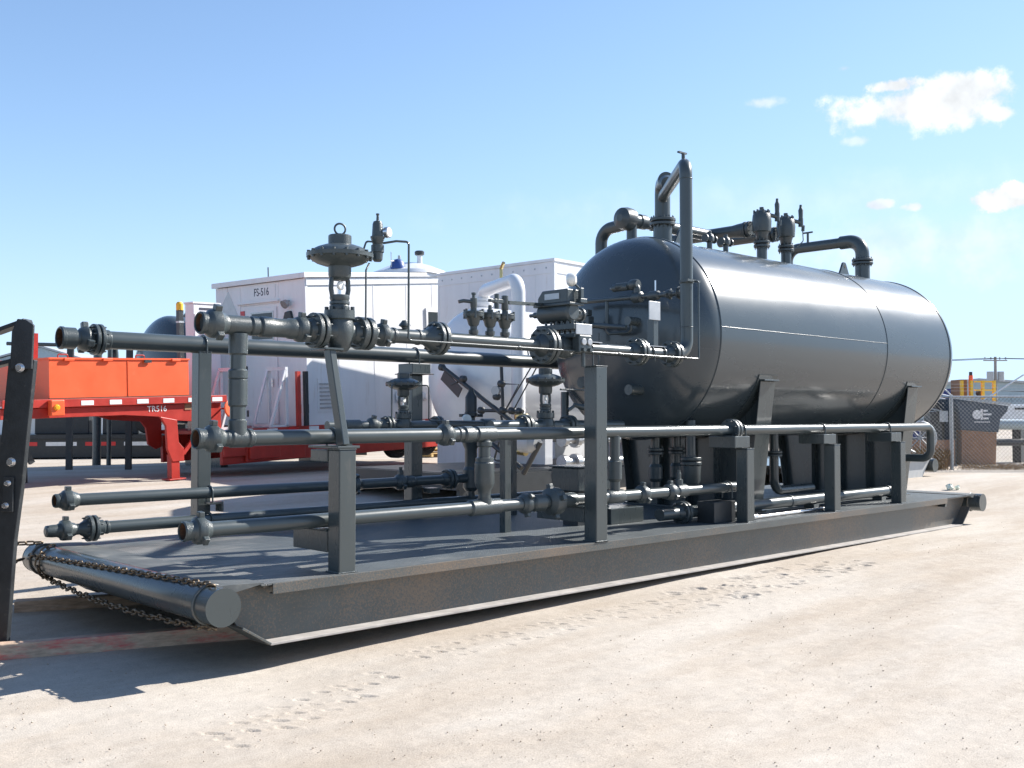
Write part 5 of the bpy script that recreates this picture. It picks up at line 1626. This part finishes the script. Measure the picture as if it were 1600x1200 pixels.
def build_white_tank():
    c = site((732 - 800) / 1620 * 19.6, 19.6)
    c0 = site((752 - 800) / 1620 * 19.6, 19.6)
    cz = 2.37; Rt = 1.30
    t = thing('pressure_tank', 'white horizontal tank behind the skid, its domed end framed by pipes', 'tank', (c.x, c.y, .25))
    def W(x, y, z):
        return (c.x + x, c.y + y, z)
    MB().lathe([(0.25, Rt), (5.8, Rt)], W(0, 0, cz), (1, 0, 0), 72, cap=False).build('shell', 'whitegloss', t)
    MB().lathe(head_profile(Rt, .62), W(.25, 0, cz), (1, 0, 0), 72, cap=False).build('domed_head', 'whitegloss', t)
    MB().lathe(head_profile(Rt, .62), W(5.8, 0, cz), (-1, 0, 0), 72, cap=False).build('domed_head', 'whitegloss', t)
    for x in (1.2, 4.9):
        MB().bx(c.x + x - .1, c.x + x + .1, c.y - .95, c.y + .95, .68, cz - .78).build('saddle', 'whitegloss', t)
    def W(x, y, z):
        return (c0.x + x, c0.y + y, z)
    # gooseneck
    gp = MB().tube([W(.35, .35, 3.5), W(.35, .35, 4.02), W(-.43, -1.45, 4.02), W(-.43, -1.45, 1.3)], .125, 20, rad=.26, seg=10).build('gooseneck', 'whitegloss', t)
    MB().lathe([(3.58, .16), (3.72, .16), (3.72, .2), (3.75, .21), (3.80, .21), (3.80, .19), (3.82, .19), (3.82, .21), (3.88, .2)], W(.35, .35, 0), (0, 0, 1), 22).build('nozzle', 'whitegloss', t)
    MB().cyl(W(-.05, -.6, 4.14), W(-.05, -.6, 4.34), .03, 10).cyl(W(-.05, -.6, 4.33), W(-.1, -.72, 4.42), .035, 8).build('brass_valve', 'brass', t)
    # dark level bridle in front of the head
    mk = 'shadowbeam'
    xh = -.75

    def H(px, py, x=xh):
        # pixel-free: offsets across the head face (metres, +right = -y) and height
        return W(x, -px, py)
    xh = -.80

    def H(y, z):
        return W(xh, y, z)
    MB().tube([H(.25, 2.54), H(-1.87, 1.40)], .042, 10).build('level_bridle', mk, t)
    MB().tube([H(-1.19, 1.10), H(-1.91, .71)], .045, 10).build('level_bridle', mk, t)
    MB().tube([H(-1.40, 2.60), H(-1.45, 1.71)], .03, 8).build('bridle_leg', mk, t)
    MB().tube([H(-.82, 1.70), H(-1.91, 1.68)], .03, 8).build('bridle_leg', mk, t)
    MB().tube([H(-2.37, 1.17), H(-1.96, .62)], .045, 8).build('bridle_leg', mk, t)
    MB().tube([H(-1.42, 2.16), H(-1.85, 2.14), H(-1.52, 1.71)], .013, 6).build('tubing', mk, t)
    MB().tube([H(-2.05, 2.75), H(-2.13, 2.41), H(-1.52, 1.71)], .013, 6).build('tubing', mk, t)
    MB().tube([H(-2.15, 2.85), H(-2.27, 2.41), H(-1.68, 1.66)], .013, 6).build('tubing', mk, t)
    MB().tube([H(-1.35, 1.15), H(-1.22, .82), H(-1.60, .83), H(-1.68, 1.11)], .02, 6, rad=.05).build('tubing', mk, t)
    MB().tube([H(-1.40, 1.60), H(-1.55, 1.2), H(-1.85, 1.05)], .02, 6, rad=.05).build('tubing', mk, t)
    MB().box(H(-.07, 2.19), (.02, .60, .20), Matrix.Rotation(R(35), 3, 'X')).build('tag_plate', 'shadowbeam', t)
    MB().tube([H(-.07, 2.17), H(-.42, 2.27)], .022, 6).build('tag_arm', mk, t)
    MB().lathe([(0, .085), (.05, .085)], H(-1.29, 2.04), (-1, -.2, 0), 16).build('gauge', 'greyskid', t)
    for (a, b_) in ((-.89, 1.70), (-1.45, 1.70), (-1.68, 1.69), (-1.87, 1.68), (-.40, 2.27), (.2, 2.5), (-1.41, 2.16), (-1.29, 1.94)):
        MB().lathe([(-.08, .03), (-.04, .065), (.04, .065), (.08, .03)], H(a, b_), (0, 1, .1), 10).build('bridle_valve', mk, t)
    MB().lathe([(0, .09), (.16, .10), (.17, .13), (.22, .13)], H(-1.58, 1.10), (0, -1, -.1), 14).build('brass_valve', 'brass', t)
    MB().lathe([(0, .07), (.30, .07)], H(-1.72, 1.02), (0, -1, -.1), 12).build('brass_valve', 'brass', t)
    MB().lathe([(0, .12), (.1, .17), (.35, .17), (.45, .1)], H(-1.85, 1.14), (0, -1, 0), 14).build('filter_body', 'greyskid', t)
    MB().lathe([(0, .12), (.06, .13), (.10, .13), (.12, .10)], H(-1.91, 1.52), (0, 0, 1), 12).build('brass_valve', 'brass', t)
    for z in (1.16, .75):
        MB().cyl(W(.77, -1.4, z), W(2.6, -1.4, z), .075, 14).lathe([(0, .13), (.10, .13)], W(.72, -1.4, z), (1, 0, 0), 14).lathe([(0, .15), (.1, .15)], W(1.05, -1.4, z), (1, 0, 0), 14).build('side_pipe', 'zinc', t)
    # its own skid
    s = thing('steel_skid', 'dark skid base under the white tank behind the main skid', 'skid', (c.x + 2, c.y, .26))
    MB().bx(c.x - 1.6, c.x + 6.6, c.y - 1.55, c.y + 1.55, .60, .64).build('deck_plate', 'shadowbeam', s)
    MB().bx(c.x - 1.6, c.x + 6.6, c.y - 1.6, c.y - 1.52, .18, .599).bx(c.x - 1.6, c.x + 6.6, c.y + 1.52, c.y + 1.6, .18, .599).bx(c.x - 1.68, c.x - 1.601, c.y - 1.6, c.y + 1.6, .36, .63).build('side_beam', 'shadowbeam', s)
    p = thing('instrument_box', 'blue grey steel box on a pedestal behind the lower pipe, left of the tallest post', 'box', (4.52, 1.18, .43))
    MB().bx(4.25, 4.80, .98, 1.38, .80, 1.05).build('case', 'paint', p, bevel=.012)
    MB().bx(4.23, 4.82, .96, 1.40, 1.051, 1.068).build('lid', 'paint', p, bevel=.006)
    MB().bx(4.35, 4.7, 1.08, 1.30, .4305, .799).build('pedestal', 'shadowbeam', p)  # assumed support, coloured dark to stand for the shade below the box


build_white_tank()


def build_pallet():
    t = thing('pallet', 'small stack of yellow wooden pallets on the dirt under the white tank', 'pallet', (17.8, 20.0, .27), rot=(0, 0, R(10)))
    for k in range(3):
        for x in (-.5, 0, .5):
            MB().bx(x - .05, x + .05, -.5, .5, .02 + k * .15, .11 + k * .15).build('bearer', 'palletwood', t, local=True)
        for y in (-.44, -.15, .15, .44):
            MB().bx(-.6, .6, y - .07, y + .07, .111 + k * .15, .132 + k * .15).build('plank', 'palletwood', t, local=True)


build_pallet()


# third, dark tank behind the orange box
def build_third_tank():
    c = site((256 - 800) / 1620 * 27.0, 27.0)
    cz = 1.6 + (650 - 578) * 27.0 / 1620; Rt = 1.42
    t = thing('pressure_tank', 'dark tank crown showing behind the orange box on the trailer', 'tank', (c.x, c.y, .26))
    MB().lathe([(0.1, Rt), (5.8, Rt)], (c.x, c.y, cz), (1, 0, 0), 64, cap=False).build('shell', 'tank', t)
    MB().lathe(head_profile(Rt, .66), (c.x + .1, c.y, cz), (1, 0, 0), 64, cap=False).build('domed_head', 'tank', t)
    MB().lathe(head_profile(Rt, .66), (c.x + 5.8, c.y, cz), (-1, 0, 0), 64, cap=False).build('domed_head', 'tank', t)
    MB().prism([(c.x + .5, cz + Rt - .01), (c.x + .64, cz + Rt + .24), (c.x + .70, cz + Rt + .24), (c.x + .84, cz + Rt - .01)], 'y', c.y - .02, c.y + .02).build('lifting_lug', 'paint', t)
    for x in (1.2, 4.8):
        MB().bx(c.x + x - .1, c.x + x + .1, c.y - 1, c.y + 1, .26, cz - .8).build('saddle', 'paint', t)
    q = site(-11.0, 27.5)
    MB().tube([(q.x, q.y, .3), (q.x, q.y, 3.55), (q.x + .7, q.y + .6, 3.7), (q.x + .7, q.y + .6, 2.0)], .11, 12, rad=.4).build('standpipe', 'paint', t)
    MB().cyl((q.x + .2, q.y - .3, .3), (q.x + .2, q.y - .3, 3.72), .06, 10).build('standpipe', 'paint', t)


build_third_tank()


# far trailer and yard things at the left
def build_left_background():
    b = site(-18.0, 31.5)
    t = thing('flatbed_trailer', 'low black trailer with red and white tape seen beneath the red trailer', 'trailer', (b.x, b.y, .27), rot=(0, 0, R(VIEW_AZ - 78)))
    MB().bx(0, 13.5, 0, .14, .04, .62).build('frame_rail', 'black', t, local=True)
    MB().bx(0, 13.5, 2.2, 2.34, .04, .62).build('frame_rail', 'black', t, local=True)
    MB().bx(0, 13.5, -.08, 2.5, .625, .75).build('deck', 'black', t, local=True)
    for k, x in enumerate(np.arange(.6, 13.2, 1.15)):
        MB().bx(x - .45, x + .45, -.01, -.004, .40, .52).build('reflective_tape', 'reflwhite' if k % 2 else 'reflred', t, local=True)
    for x, w, h in ((3.2, 1.6, .6), (5.2, 1.1, .75), (10.4, .9, .7), (11.6, 1.4, .55)):
        MB().bx(x, x + w, .3, 2.1, .752, .752 + h).build('machinery_crate', 'black', t, bevel=.03, local=True)
    for x in (6.6, 7.7, 8.5, 9.9):
        o = MB().lathe([(-.12, .28), (-.12, .38), (-.08, .42), (.1, .42)], (x, .2, 1.18), (0, 1, 0), 22).build('spare_wheel', 'rubber', t, local=True)
        MB().lathe([(-.13, .0), (-.13, .10), (-.08, .12), (-.08, .27)], (x, .2, 1.18), (0, 1, 0), 18, cap=False).build('rim', 'chrome', o, local=True)
    # hand rails and stakes behind
    q = site(-12.2, 25.0)
    t = thing('handrail', 'grey pipe handrail behind the left end of the orange box', 'handrail', (q.x, q.y, 2.0), rot=(0, 0, R(VIEW_AZ - 86)))
    MB().tube([(0, 0, 1.35), (3.2, 0, 1.28)], .045, 8).tube([(0.2, 0, .75), (3.2, 0, .72)], .04, 8).build('rail', 'paint', t, local=True)
    for x in (.35, 1.5, 2.9):
        MB().bx(x - .07, x + .07, -.05, .05, -1.7, 1.25).build('stanchion', 'black', t, local=True)
    q = site(-9.35, 20.3)
    tag(MB().bx(q.x - .04, q.x + .04, q.y - .04, q.y + .04, 1.9, 3.22).build('trailer_stake', 'red'), 'thin red stake rising left of the orange box', 'stake')
    q = site(-10.3, 20.2)
    tag(MB().bx(q.x - .07, q.x + .07, q.y - .07, q.y + .07, 1.8, 2.95).build('trailer_stake', 'red'), 'short red stake at the left picture edge behind the black upright', 'stake')
    # pale sheds far off
    for r0, a0, w, h, lab, m in ((-32, 62, 9, 4.2, 'pale metal shed far off behind the black upright', 'white'), (-22.5, 66, 10, 4.6, 'white warehouse on the horizon behind the handrail', 'white'), (-36, 72, 6, 6.2, 'pale grey hangar at the far left horizon', 'teal')):
        q = site(r0, a0)
        t = thing('warehouse', lab, 'building', (q.x, q.y, .2), rot=(0, 0, R(VIEW_AZ - 84)))
        MB().prism([(0, 0), (w, 0), (w, h * .85), (w / 2, h), (0, h * .85)], 'y', 0, 12).build('wall', m, t, local=True)
        MB().prism([(-.2, h * .85 + .01), (w / 2, h + .02), (w + .2, h * .85 + .01), (w + .2, h * .85 + .12), (w / 2, h + .16), (-.2, h * .85 + .12)], 'y', -.2, 12.2).build('roof', 'greyskid', t, local=True)
        MB().bx(w * .3, w * .55, -.05, -.005, 0, h * .55).build('door', 'zinc', t, local=True)


build_left_background()


# ------------------------------------------------------------------ right background
def build_right_background():
    # rear skid end
    b = site((1420 - 800) / 1620 * 22.5, 22.5)
    t = thing('steel_skid', 'pale grey empty skid end on the ground behind the tank', 'skid', (b.x, b.y, .24))
    g = .22
    MB().prism([(b.x - 5, g), (b.x + .55, g), (b.x + .75, g + .2), (b.x + .98, g + .42), (b.x - 5, g + .42)], 'y', b.y - .01, b.y + .01).bx(b.x - 5, b.x + .55, b.y - .1, b.y + .1, g - .02, g).bx(b.x - 5, b.x + .9, b.y - .1, b.y + .1, g + .425, g + .45).build('side_beam', 'greyskid', t)
    MB().prism([(b.x - 5, g), (b.x + .55, g), (b.x + .75, g + .2), (b.x + .98, g + .42), (b.x - 5, g + .42)], 'y', b.y + 2.8, b.y + 2.82).build('side_beam', 'greyskid', t)
    MB().bx(b.x - 5, b.x + .9, b.y - .1, b.y + 2.9, g + .452, g + .46).build('deck_plate', 'paint', t)
    MB().lathe([(-.1, .15), (3.0, .15)], (b.x + 1.05, b.y, g + .28), (0, 1, 0), 22).build('end_tube', 'paint', t)
    MB().tube([(b.x - 1.2, b.y + .5, g + .46), (b.x - 1.2, b.y + .5, 1.35), (b.x + .2, b.y + .9, 1.35), (b.x + .2, b.y + .9, g + .46)], .10, 14, rad=.3).build('bent_pipe', 'paint', t)

    # chain link fence
    D = 25.9; gz = .26
    F0, F1 = 7.0, 19.0
    o = site(F0, D)
    t = thing('chain_link_fence', 'chain link fence on steel posts along the right of the yard', 'fence', (o.x, o.y, gz), rot=(0, 0, R(VIEW_AZ - 90)))
    Ln = F1 - F0; H_ = 1.82
    xp = (1486 - 800) / 1620 * D - F0
    k = xp - 3.05
    posts = [xp - 3.05, xp, xp + 3.05, xp + 6.1]
    for i, x in enumerate(posts):
        MB().cyl((x, 0, -.2), (x, 0, H_ + .05), .045 if i == 1 else .03, 10).build('post', 'zinc', t, local=True)
        MB().bar((x, 0, H_ + .04), (x - .22, .15, H_ + .32), .03, .03).build('barb_arm', 'zinc', t, local=True)
    MB().tube([(0, 0, H_), (Ln, 0, H_)], .024, 8).build('top_rail', 'zinc', t, local=True)
    for kk in range(3):
        f_ = (kk + 1) / 3
        MB().tube([(0, .15 * f_, H_ + .06 + .26 * f_), (Ln, .15 * f_, H_ + .06 + .26 * f_)], .003, 4).build('barbed_wire', 'zinc', t, local=True)
    mb = MB(); p = .10
    n = int((Ln + H_) / p)
    r = .0045
    for s in (1, -1):
        for i in range(n):
            x0 = i * p - (H_ if s > 0 else 0)
            za, zb = 0., H_
            xa, xb = (x0, x0 + H_) if s > 0 else (x0, x0 - H_)
            # clip to 0..Ln
            def clip(xa, za, xb, zb):
                pts = []
                for lim in (0, Ln):
                    pass
                t0, t1 = 0., 1.
                dx = xb - xa
                for lo, hi in ((0, Ln),):
                    ta, tb = (lo - xa) / dx, (hi - xa) / dx
                    if ta > tb: ta, tb = tb, ta
                    t0 = max(t0, ta); t1 = min(t1, tb)
                return (t0, t1)
            t0, t1 = clip(xa, za, xb, zb)
            if t1 - t0 < .02:
                continue
            A = Vector((xa + (xb - xa) * t0, .004 * s - .05, H_ * t0)); B = Vector((xa + (xb - xa) * t1, .004 * s - .05, H_ * t1))
            mb.tube([A, B], r, 3, cap=False)
    tag(mb.build('wire_mesh', 'wire', t, local=True), kind='stuff')

    # hopper with dark slate top and brown base, white emblem
    q = site((1515 - 800) / 1620 * 28.5, 28.5)
    t = thing('hopper_box', 'slate hopper with a white emblem over a brown base behind the fence', 'hopper', (q.x, q.y, .22), rot=(0, 0, R(VIEW_AZ - 88)))
    MB().prism([(-.25, 1.0), (.80, .93), (.86, 1.30), (1.05, 1.50), (1.10, 1.66), (-.45, 1.86), (-.30, 1.5)], 'y', 0, 1.1).build('slate_body', 'navy', t, bevel=.02, local=True)
    MB().prism([(-.25, .0), (.72, .0), (.76, .925), (-.22, .995)], 'y', .02, 1.05).build('brown_base', 'brown', t, bevel=.01, local=True)
    MB().bar((-.5, -.03, 1.90), (1.12, -.03, 1.70), .06, .07).build('edge_rail', 'zinc', t, local=True)
    em = MB()
    em.lathe([(0, .13), (.004, .13)], (.20, -.006, 1.42), (0, -1, 0), 20)
    em.bx(.30, .36, -.010, -.005, 1.28, 1.57).bx(.37, .50, -.010, -.005, 1.50, 1.55).bx(.37, .60, -.010, -.005, 1.40, 1.45).bx(.37, .52, -.010, -.005, 1.29, 1.34)
    em.bx(.12, .56, -.010, -.005, 1.205, 1.225)
    em.build('emblem', 'sign', t, local=True)
    for x in (-.9, -.5):
        MB().bx(x - .16, x + .16, .1, .5, 0 if x > -.8 else .35, 1.5).build('leg', 'black', t, local=True)
    MB().bx(-.85, -.62, -.02, .0, 1.22, 1.52).build('junction_plate', 'zinc', t, local=True)

    # inclined conveyor with pale rails
    q = site((1440 - 800) / 1620 * 30., 30.)
    t = thing('conveyor', 'black inclined conveyor with pale side rails climbing left of the hopper', 'conveyor', (q.x, q.y, .25), rot=(0, 0, R(VIEW_AZ - 88)))
    MB().bar((-.6, 0, 1.75), (1.5, 0, 1.25), .9, .5).build('conveyor_bed', 'black', t, local=True)
    for dz, dy in ((.34, -.47), (.10, -.47), (-.14, -.47), (.34, .47)):
        MB().tube([(-.6, dy, 1.86 + dz), (1.2, dy, 1.42 + dz), (1.9, dy, 1.27 + dz)], .025, 6).build('side_rail', 'white', t, local=True)
    for x in (.2, .9, 1.4):
        MB().bx(x - .1, x + .1, -.3, .3, 0, 1.25).build('conveyor_leg', 'black', t, local=True)
    q2 = site((1430 - 800) / 1620 * 29., 29.)
    tag(MB().tube([(q2.x, q2.y, 1.42), tuple(site((1500 - 800) / 1620 * 29, 29) + Vector((0, 0, 1.62))), tuple(site((1600 - 800) / 1620 * 29, 29) + Vector((0, 0, 2.75)))], .022, 8, rad=1.).build('guy_pipe', 'white'), 'thin pale pipe sweeping up to the right across the fence', 'pipe')
    # long pale pipe lying on stands
    a_ = site((1380 - 800) / 1620 * 29.6, 29.6); b_ = site((1660 - 800) / 1620 * 29.6, 29.6)
    t = thing('pale_long_pipe', 'pale blue grey long pipe on stands running behind the hopper', 'pipe', (a_.x, a_.y, .25))
    MB().tube([(a_.x, a_.y, 1.36), (b_.x, b_.y, 1.36)], .15, 14).build('pipe', 'teal', t)
    MB().tube([(a_.x, a_.y, .85), (b_.x, b_.y, .85)], .10, 12).build('lower_pipe', 'shadowbeam', t)
    for px in (1455, 1478, 1590):
        c = site((px - 800) / 1620 * 29.9, 29.9)
        MB().bx(c.x - .12, c.x + .12, c.y - .12, c.y + .12, .2, 1.3).build('stand', 'black', t)
    c = site((1455 - 800) / 1620 * 29.4, 29.4)
    tag(MB().lathe([(0, .34), (.10, .32), (.2, .2), (.24, .12)], (c.x, c.y, 1.50), (0, 0, 1), 20).build('valve_bonnet', 'teal'), 'pale round lid sitting on the long pipe left of the fence post', 'lid')
    c = site((1437 - 800) / 1620 * 27.5, 27.5)
    t = thing('wheel_rim', 'grey wheel rim standing on edge between the saddle and the fence', 'wheel', (c.x, c.y, .25))
    MB().torus((c.x, c.y, 1.02), (math.cos(_a), math.sin(_a), 0), .42, .035, 28, 8).build('rim', 'zinc', t)
    for k in range(4):
        a = k * math.pi / 4
        dx, dz = .4 * math.cos(a), .4 * math.sin(a)
        MB().tube([(c.x + dx * math.sin(_a), c.y - dx * math.cos(_a), 1.02 + dz), (c.x - dx * math.sin(_a), c.y + dx * math.cos(_a), 1.02 - dz)], .015, 6).build('spoke', 'zinc', t)
    MB().bx(c.x - .06, c.x + .06, c.y - .06, c.y + .06, .2, .62).build('stand', 'black', t)
    # lumber stack / brown boards beyond
    c = site((1443 - 800) / 1620 * 28.5, 28.5)
    tag(MB().bx(c.x - .6, c.x + .6, c.y - .6, c.y + .6, .24, .95).build('crate', 'brown'), 'rusty brown crate in the weeds left of the fence post', 'crate')

    # white utility trailer
    q = site((1594 - 800) / 1620 * 36., 36.)
    t = thing('utility_trailer', 'white utility trailer with red tail lamps behind the pale pipe at the right edge', 'trailer', (q.x, q.y, .72), rot=(0, 0, R(VIEW_AZ - 96)))
    W_ = .86
    MB().prism([(-W_ * .98, .55), (W_ * .98, .55), (W_, .8), (W_ * .97, 1.28), (-W_ * .97, 1.28), (-W_, .8)], 'y', 0, 3.4).build('body', 'carwhite', t, bevel=.04, local=True)
    tg = MB().bx(-.62, .62, -.035, -.003, .70, 1.26).build('tailgate', 'carwhite', t, bevel=.02, local=True)
    MB().bx(-.2, .2, -.05, -.036, 1.10, 1.17).build('tailgate_handle', 'black', tg, local=True)
    for s in (-1, 1):
        MB().bx(s * .66, s * .845, -.04, .12, .78, 1.24).build('tail_lamp', 'lamp_red', t, bevel=.02, local=True)
        for yy in (1.7,):
            w = MB().lathe([(-.12, .26), (-.12, .36), (-.09, .4), (.09, .4), (.12, .36), (.12, .26)], (s * .72, yy, .40), (1, 0, 0), 22).build('wheel', 'rubber', t, local=True)
            MB().lathe([(-.10, .25), (.10, .25)], (s * .72, yy, .40), (1, 0, 0), 16).build('rim', 'zinc', w, local=True)
    MB().bx(-.95, .95, -.14, -.04, .48, .66).build('bumper', 'chrome', t, bevel=.02, local=True)
    # blue container, yellow frames, orange pole
    q = site((1478 - 800) / 1620 * 40., 40.)
    t = thing('container', 'royal blue container beyond the conveyor', 'container', (q.x, q.y, .2), rot=(0, 0, R(VIEW_AZ - 90)))
    MB().bx(-2.0, .60, 0, 5, 0, 2.45).build('container_body', 'bluebox', t, local=True)
    MB().lathe([(0, .22), (.05, .22)], (.36, -.02, 2.1), (0, -1, 0), 16).build('round_badge', 'lamp_red', t, local=True)
    q = site((1505 - 800) / 1620 * 38., 38.)
    t = thing('pipe_rack', 'yellow framed rack of brown and orange pipe stacks beyond the fence', 'rack', (q.x, q.y, .2), rot=(0, 0, R(VIEW_AZ - 90)))
    for x in (-.02, .33, .75, 1.16):
        MB().bx(x - .045, x + .045, 0, .12, 0, 2.7).build('yellow_post', 'yellow', t, local=True)
    for z in (1.75, 2.35, 2.66):
        MB().bx(.46, 1.13, .02, .10, z - .025, z + .025).build('yellow_rail', 'yellow', t, local=True)
    MB().bx(.06, .28, .3, 1.2, 0, 2.75).build('brown_stack', 'brown', t, local=True)
    MB().cyl((.42, .3, 0), (.42, .3, 2.9), .075, 12).build('orange_tube', 'orange', t, local=True)
    MB().cyl((.42, .3, 2.9), (.42, .3, 3.03), .06, 12).build('tube_cap', 'black', t, local=True)
    MB().bx(.55, 1.1, .4, 1.6, 0, 2.0).lathe([(0, .12), (.2, .12)], (.8, .3, 2.25), (0, 1, 0), 12).build('dark_load', 'black', t, local=True)
    # far shed with gable
    q = site((1440 - 800) / 1620 * 78., 78.)
    t = thing('warehouse', 'long pale teal metal shed with a low gable beyond the fence', 'building', (q.x, q.y, .1), rot=(0, 0, R(VIEW_AZ - 90)))
    MB().prism([(-4, 0), (14, 0), (14, 3.6), (4.2, 4.15), (-4, 3.2)], 'y', 0, 25).build('wall', 'teal', t, local=True)
    MB().prism([(-4.2, 3.21), (4.2, 4.16), (14.2, 3.61), (14.2, 3.75), (4.2, 4.33), (-4.2, 3.36)], 'y', -.3, 25.3).build('roof', 'greyskid', t, local=True)
    for x in np.arange(-3.2, 13.5, 1.25):
        MB().bx(x - .05, x + .05, -.06, -.005, 0, 3.1).build('siding_rib', 'teal', t, local=True)
    MB().bx(9, 11.5, -.05, -.01, 0, 2.4).build('door', 'greyskid', t, local=True)
    # utility pole
    q = site((1556 - 800) / 1620 * 70., 70.)
    t = thing('utility_pole', 'wooden utility pole with transformer cans and crossarm at right', 'utility pole', (q.x, q.y, .1))
    MB().cyl((q.x, q.y, 0), (q.x, q.y, 5.6), .13, 10, r2=.09).build('pole', 'pole', t)
    ux, uy = math.sin(_a), -math.cos(_a)
    MB().bar((q.x - .8 * ux, q.y - .8 * uy, 5.35), (q.x + .8 * ux, q.y + .8 * uy, 5.35), .07, .07).build('crossarm', 'pole', t)
    for s in (-.36, .36):
        MB().cyl((q.x + s * ux, q.y + s * uy, 3.95), (q.x + s * ux, q.y + s * uy, 4.6), .22, 12).build('transformer', 'greyskid', t)
    for s in (-.7, -.3, .3, .7):
        MB().cyl((q.x + s * ux, q.y + s * uy, 5.41), (q.x + s * ux, q.y + s * uy, 5.58), .05, 8).build('insulator', 'zinc', t)
    for s, ztop, dz in ((-.7, 5.5, .0), (.7, 5.5, .1), (.3, 3.3, -.1)):
        pts = []
        for k in range(21):
            u = -60 + 120 * k / 20
            if s == .3 and u < 0:
                continue
            sag = -1.0 * (1 - ((abs(u) - 30) / 30) ** 2)
            c = site((1556 - 800) / 1620 * 70. + u + s, 70. - u * .25)
            pts.append((c.x, c.y, ztop + sag * .6))
        tag(MB().tube([Vector(p) for p in pts], .02, 4).build('power_line', 'black'), {(-.7): 'upper overhead wire meeting the crossarm at its left end', .7: 'upper overhead wire meeting the crossarm at its right end', .3: 'low overhead wire leaving the utility pole to the right'}[s], 'wire')
    # dry weeds along the fence and crumpled paper
    wb = MB()
    for k in range(2600):
        px = random.choice([random.uniform(1428, 1480), random.uniform(1500, 1640)])
        d_ = random.uniform(25.6, 29.0) if px < 1490 else random.uniform(25.8, 27.2)
        c = site((px - 800) / 1620 * d_, d_)
        h = random.uniform(.02, .16) if px > 1490 else random.uniform(.08, .6)
        a = random.uniform(0, 6.28); l = random.uniform(.02, .14)
        w = .006
        wb.add([(c.x - w * math.cos(a), c.y - w * math.sin(a), .24), (c.x + w * math.cos(a), c.y + w * math.sin(a), .24), (c.x + l * math.cos(a * 3), c.y + l * math.sin(a * 3), .24 + h)], [(0, 1, 2)])
        wb.add([(c.x + l * .6 * math.cos(a * 3), c.y + l * .6 * math.sin(a * 3), .24 + h * .6), (c.x + l * .75 * math.cos(a), c.y + l * .75 * math.sin(a), .24 + h * .78), (c.x + l * math.cos(a), c.y + l * math.sin(a), .24 + h * .95)], [(0, 1, 2)])
    tag(wb.build('dry_weeds', 'weed'), kind='stuff')
    c = site((1487 - 800) / 1620 * 19.9, 19.9)
    gz2 = float(ground_z(np.array(c.x), np.array(c.y)))
    pb = MB()
    for (dx, dy, r_) in ((-.05, .04, .07), (.06, -.06, .055)):
        vs = []; fs = []
        for i in range(6):
            for j in range(8):
                th = math.pi * i / 5; ph = 2 * math.pi * j / 8
                rr = r_ * random.uniform(.6, 1.25)
                vs.append((c.x + dx + rr * math.sin(th) * math.cos(ph), c.y + dy + rr * math.sin(th) * math.sin(ph), gz2 + r_ * .8 + rr * math.cos(th) * .85))
        for i in range(5):
            for j in range(8):
                fs.append((i * 8 + j, i * 8 + (j + 1) % 8, (i + 1) * 8 + (j + 1) % 8, (i + 1) * 8 + j))
        pb.add(vs, fs)
    tag(pb.build('paper_wad', 'paper'), 'pale crumpled paper lying on the dirt right of the tank', 'litter')


build_right_background()
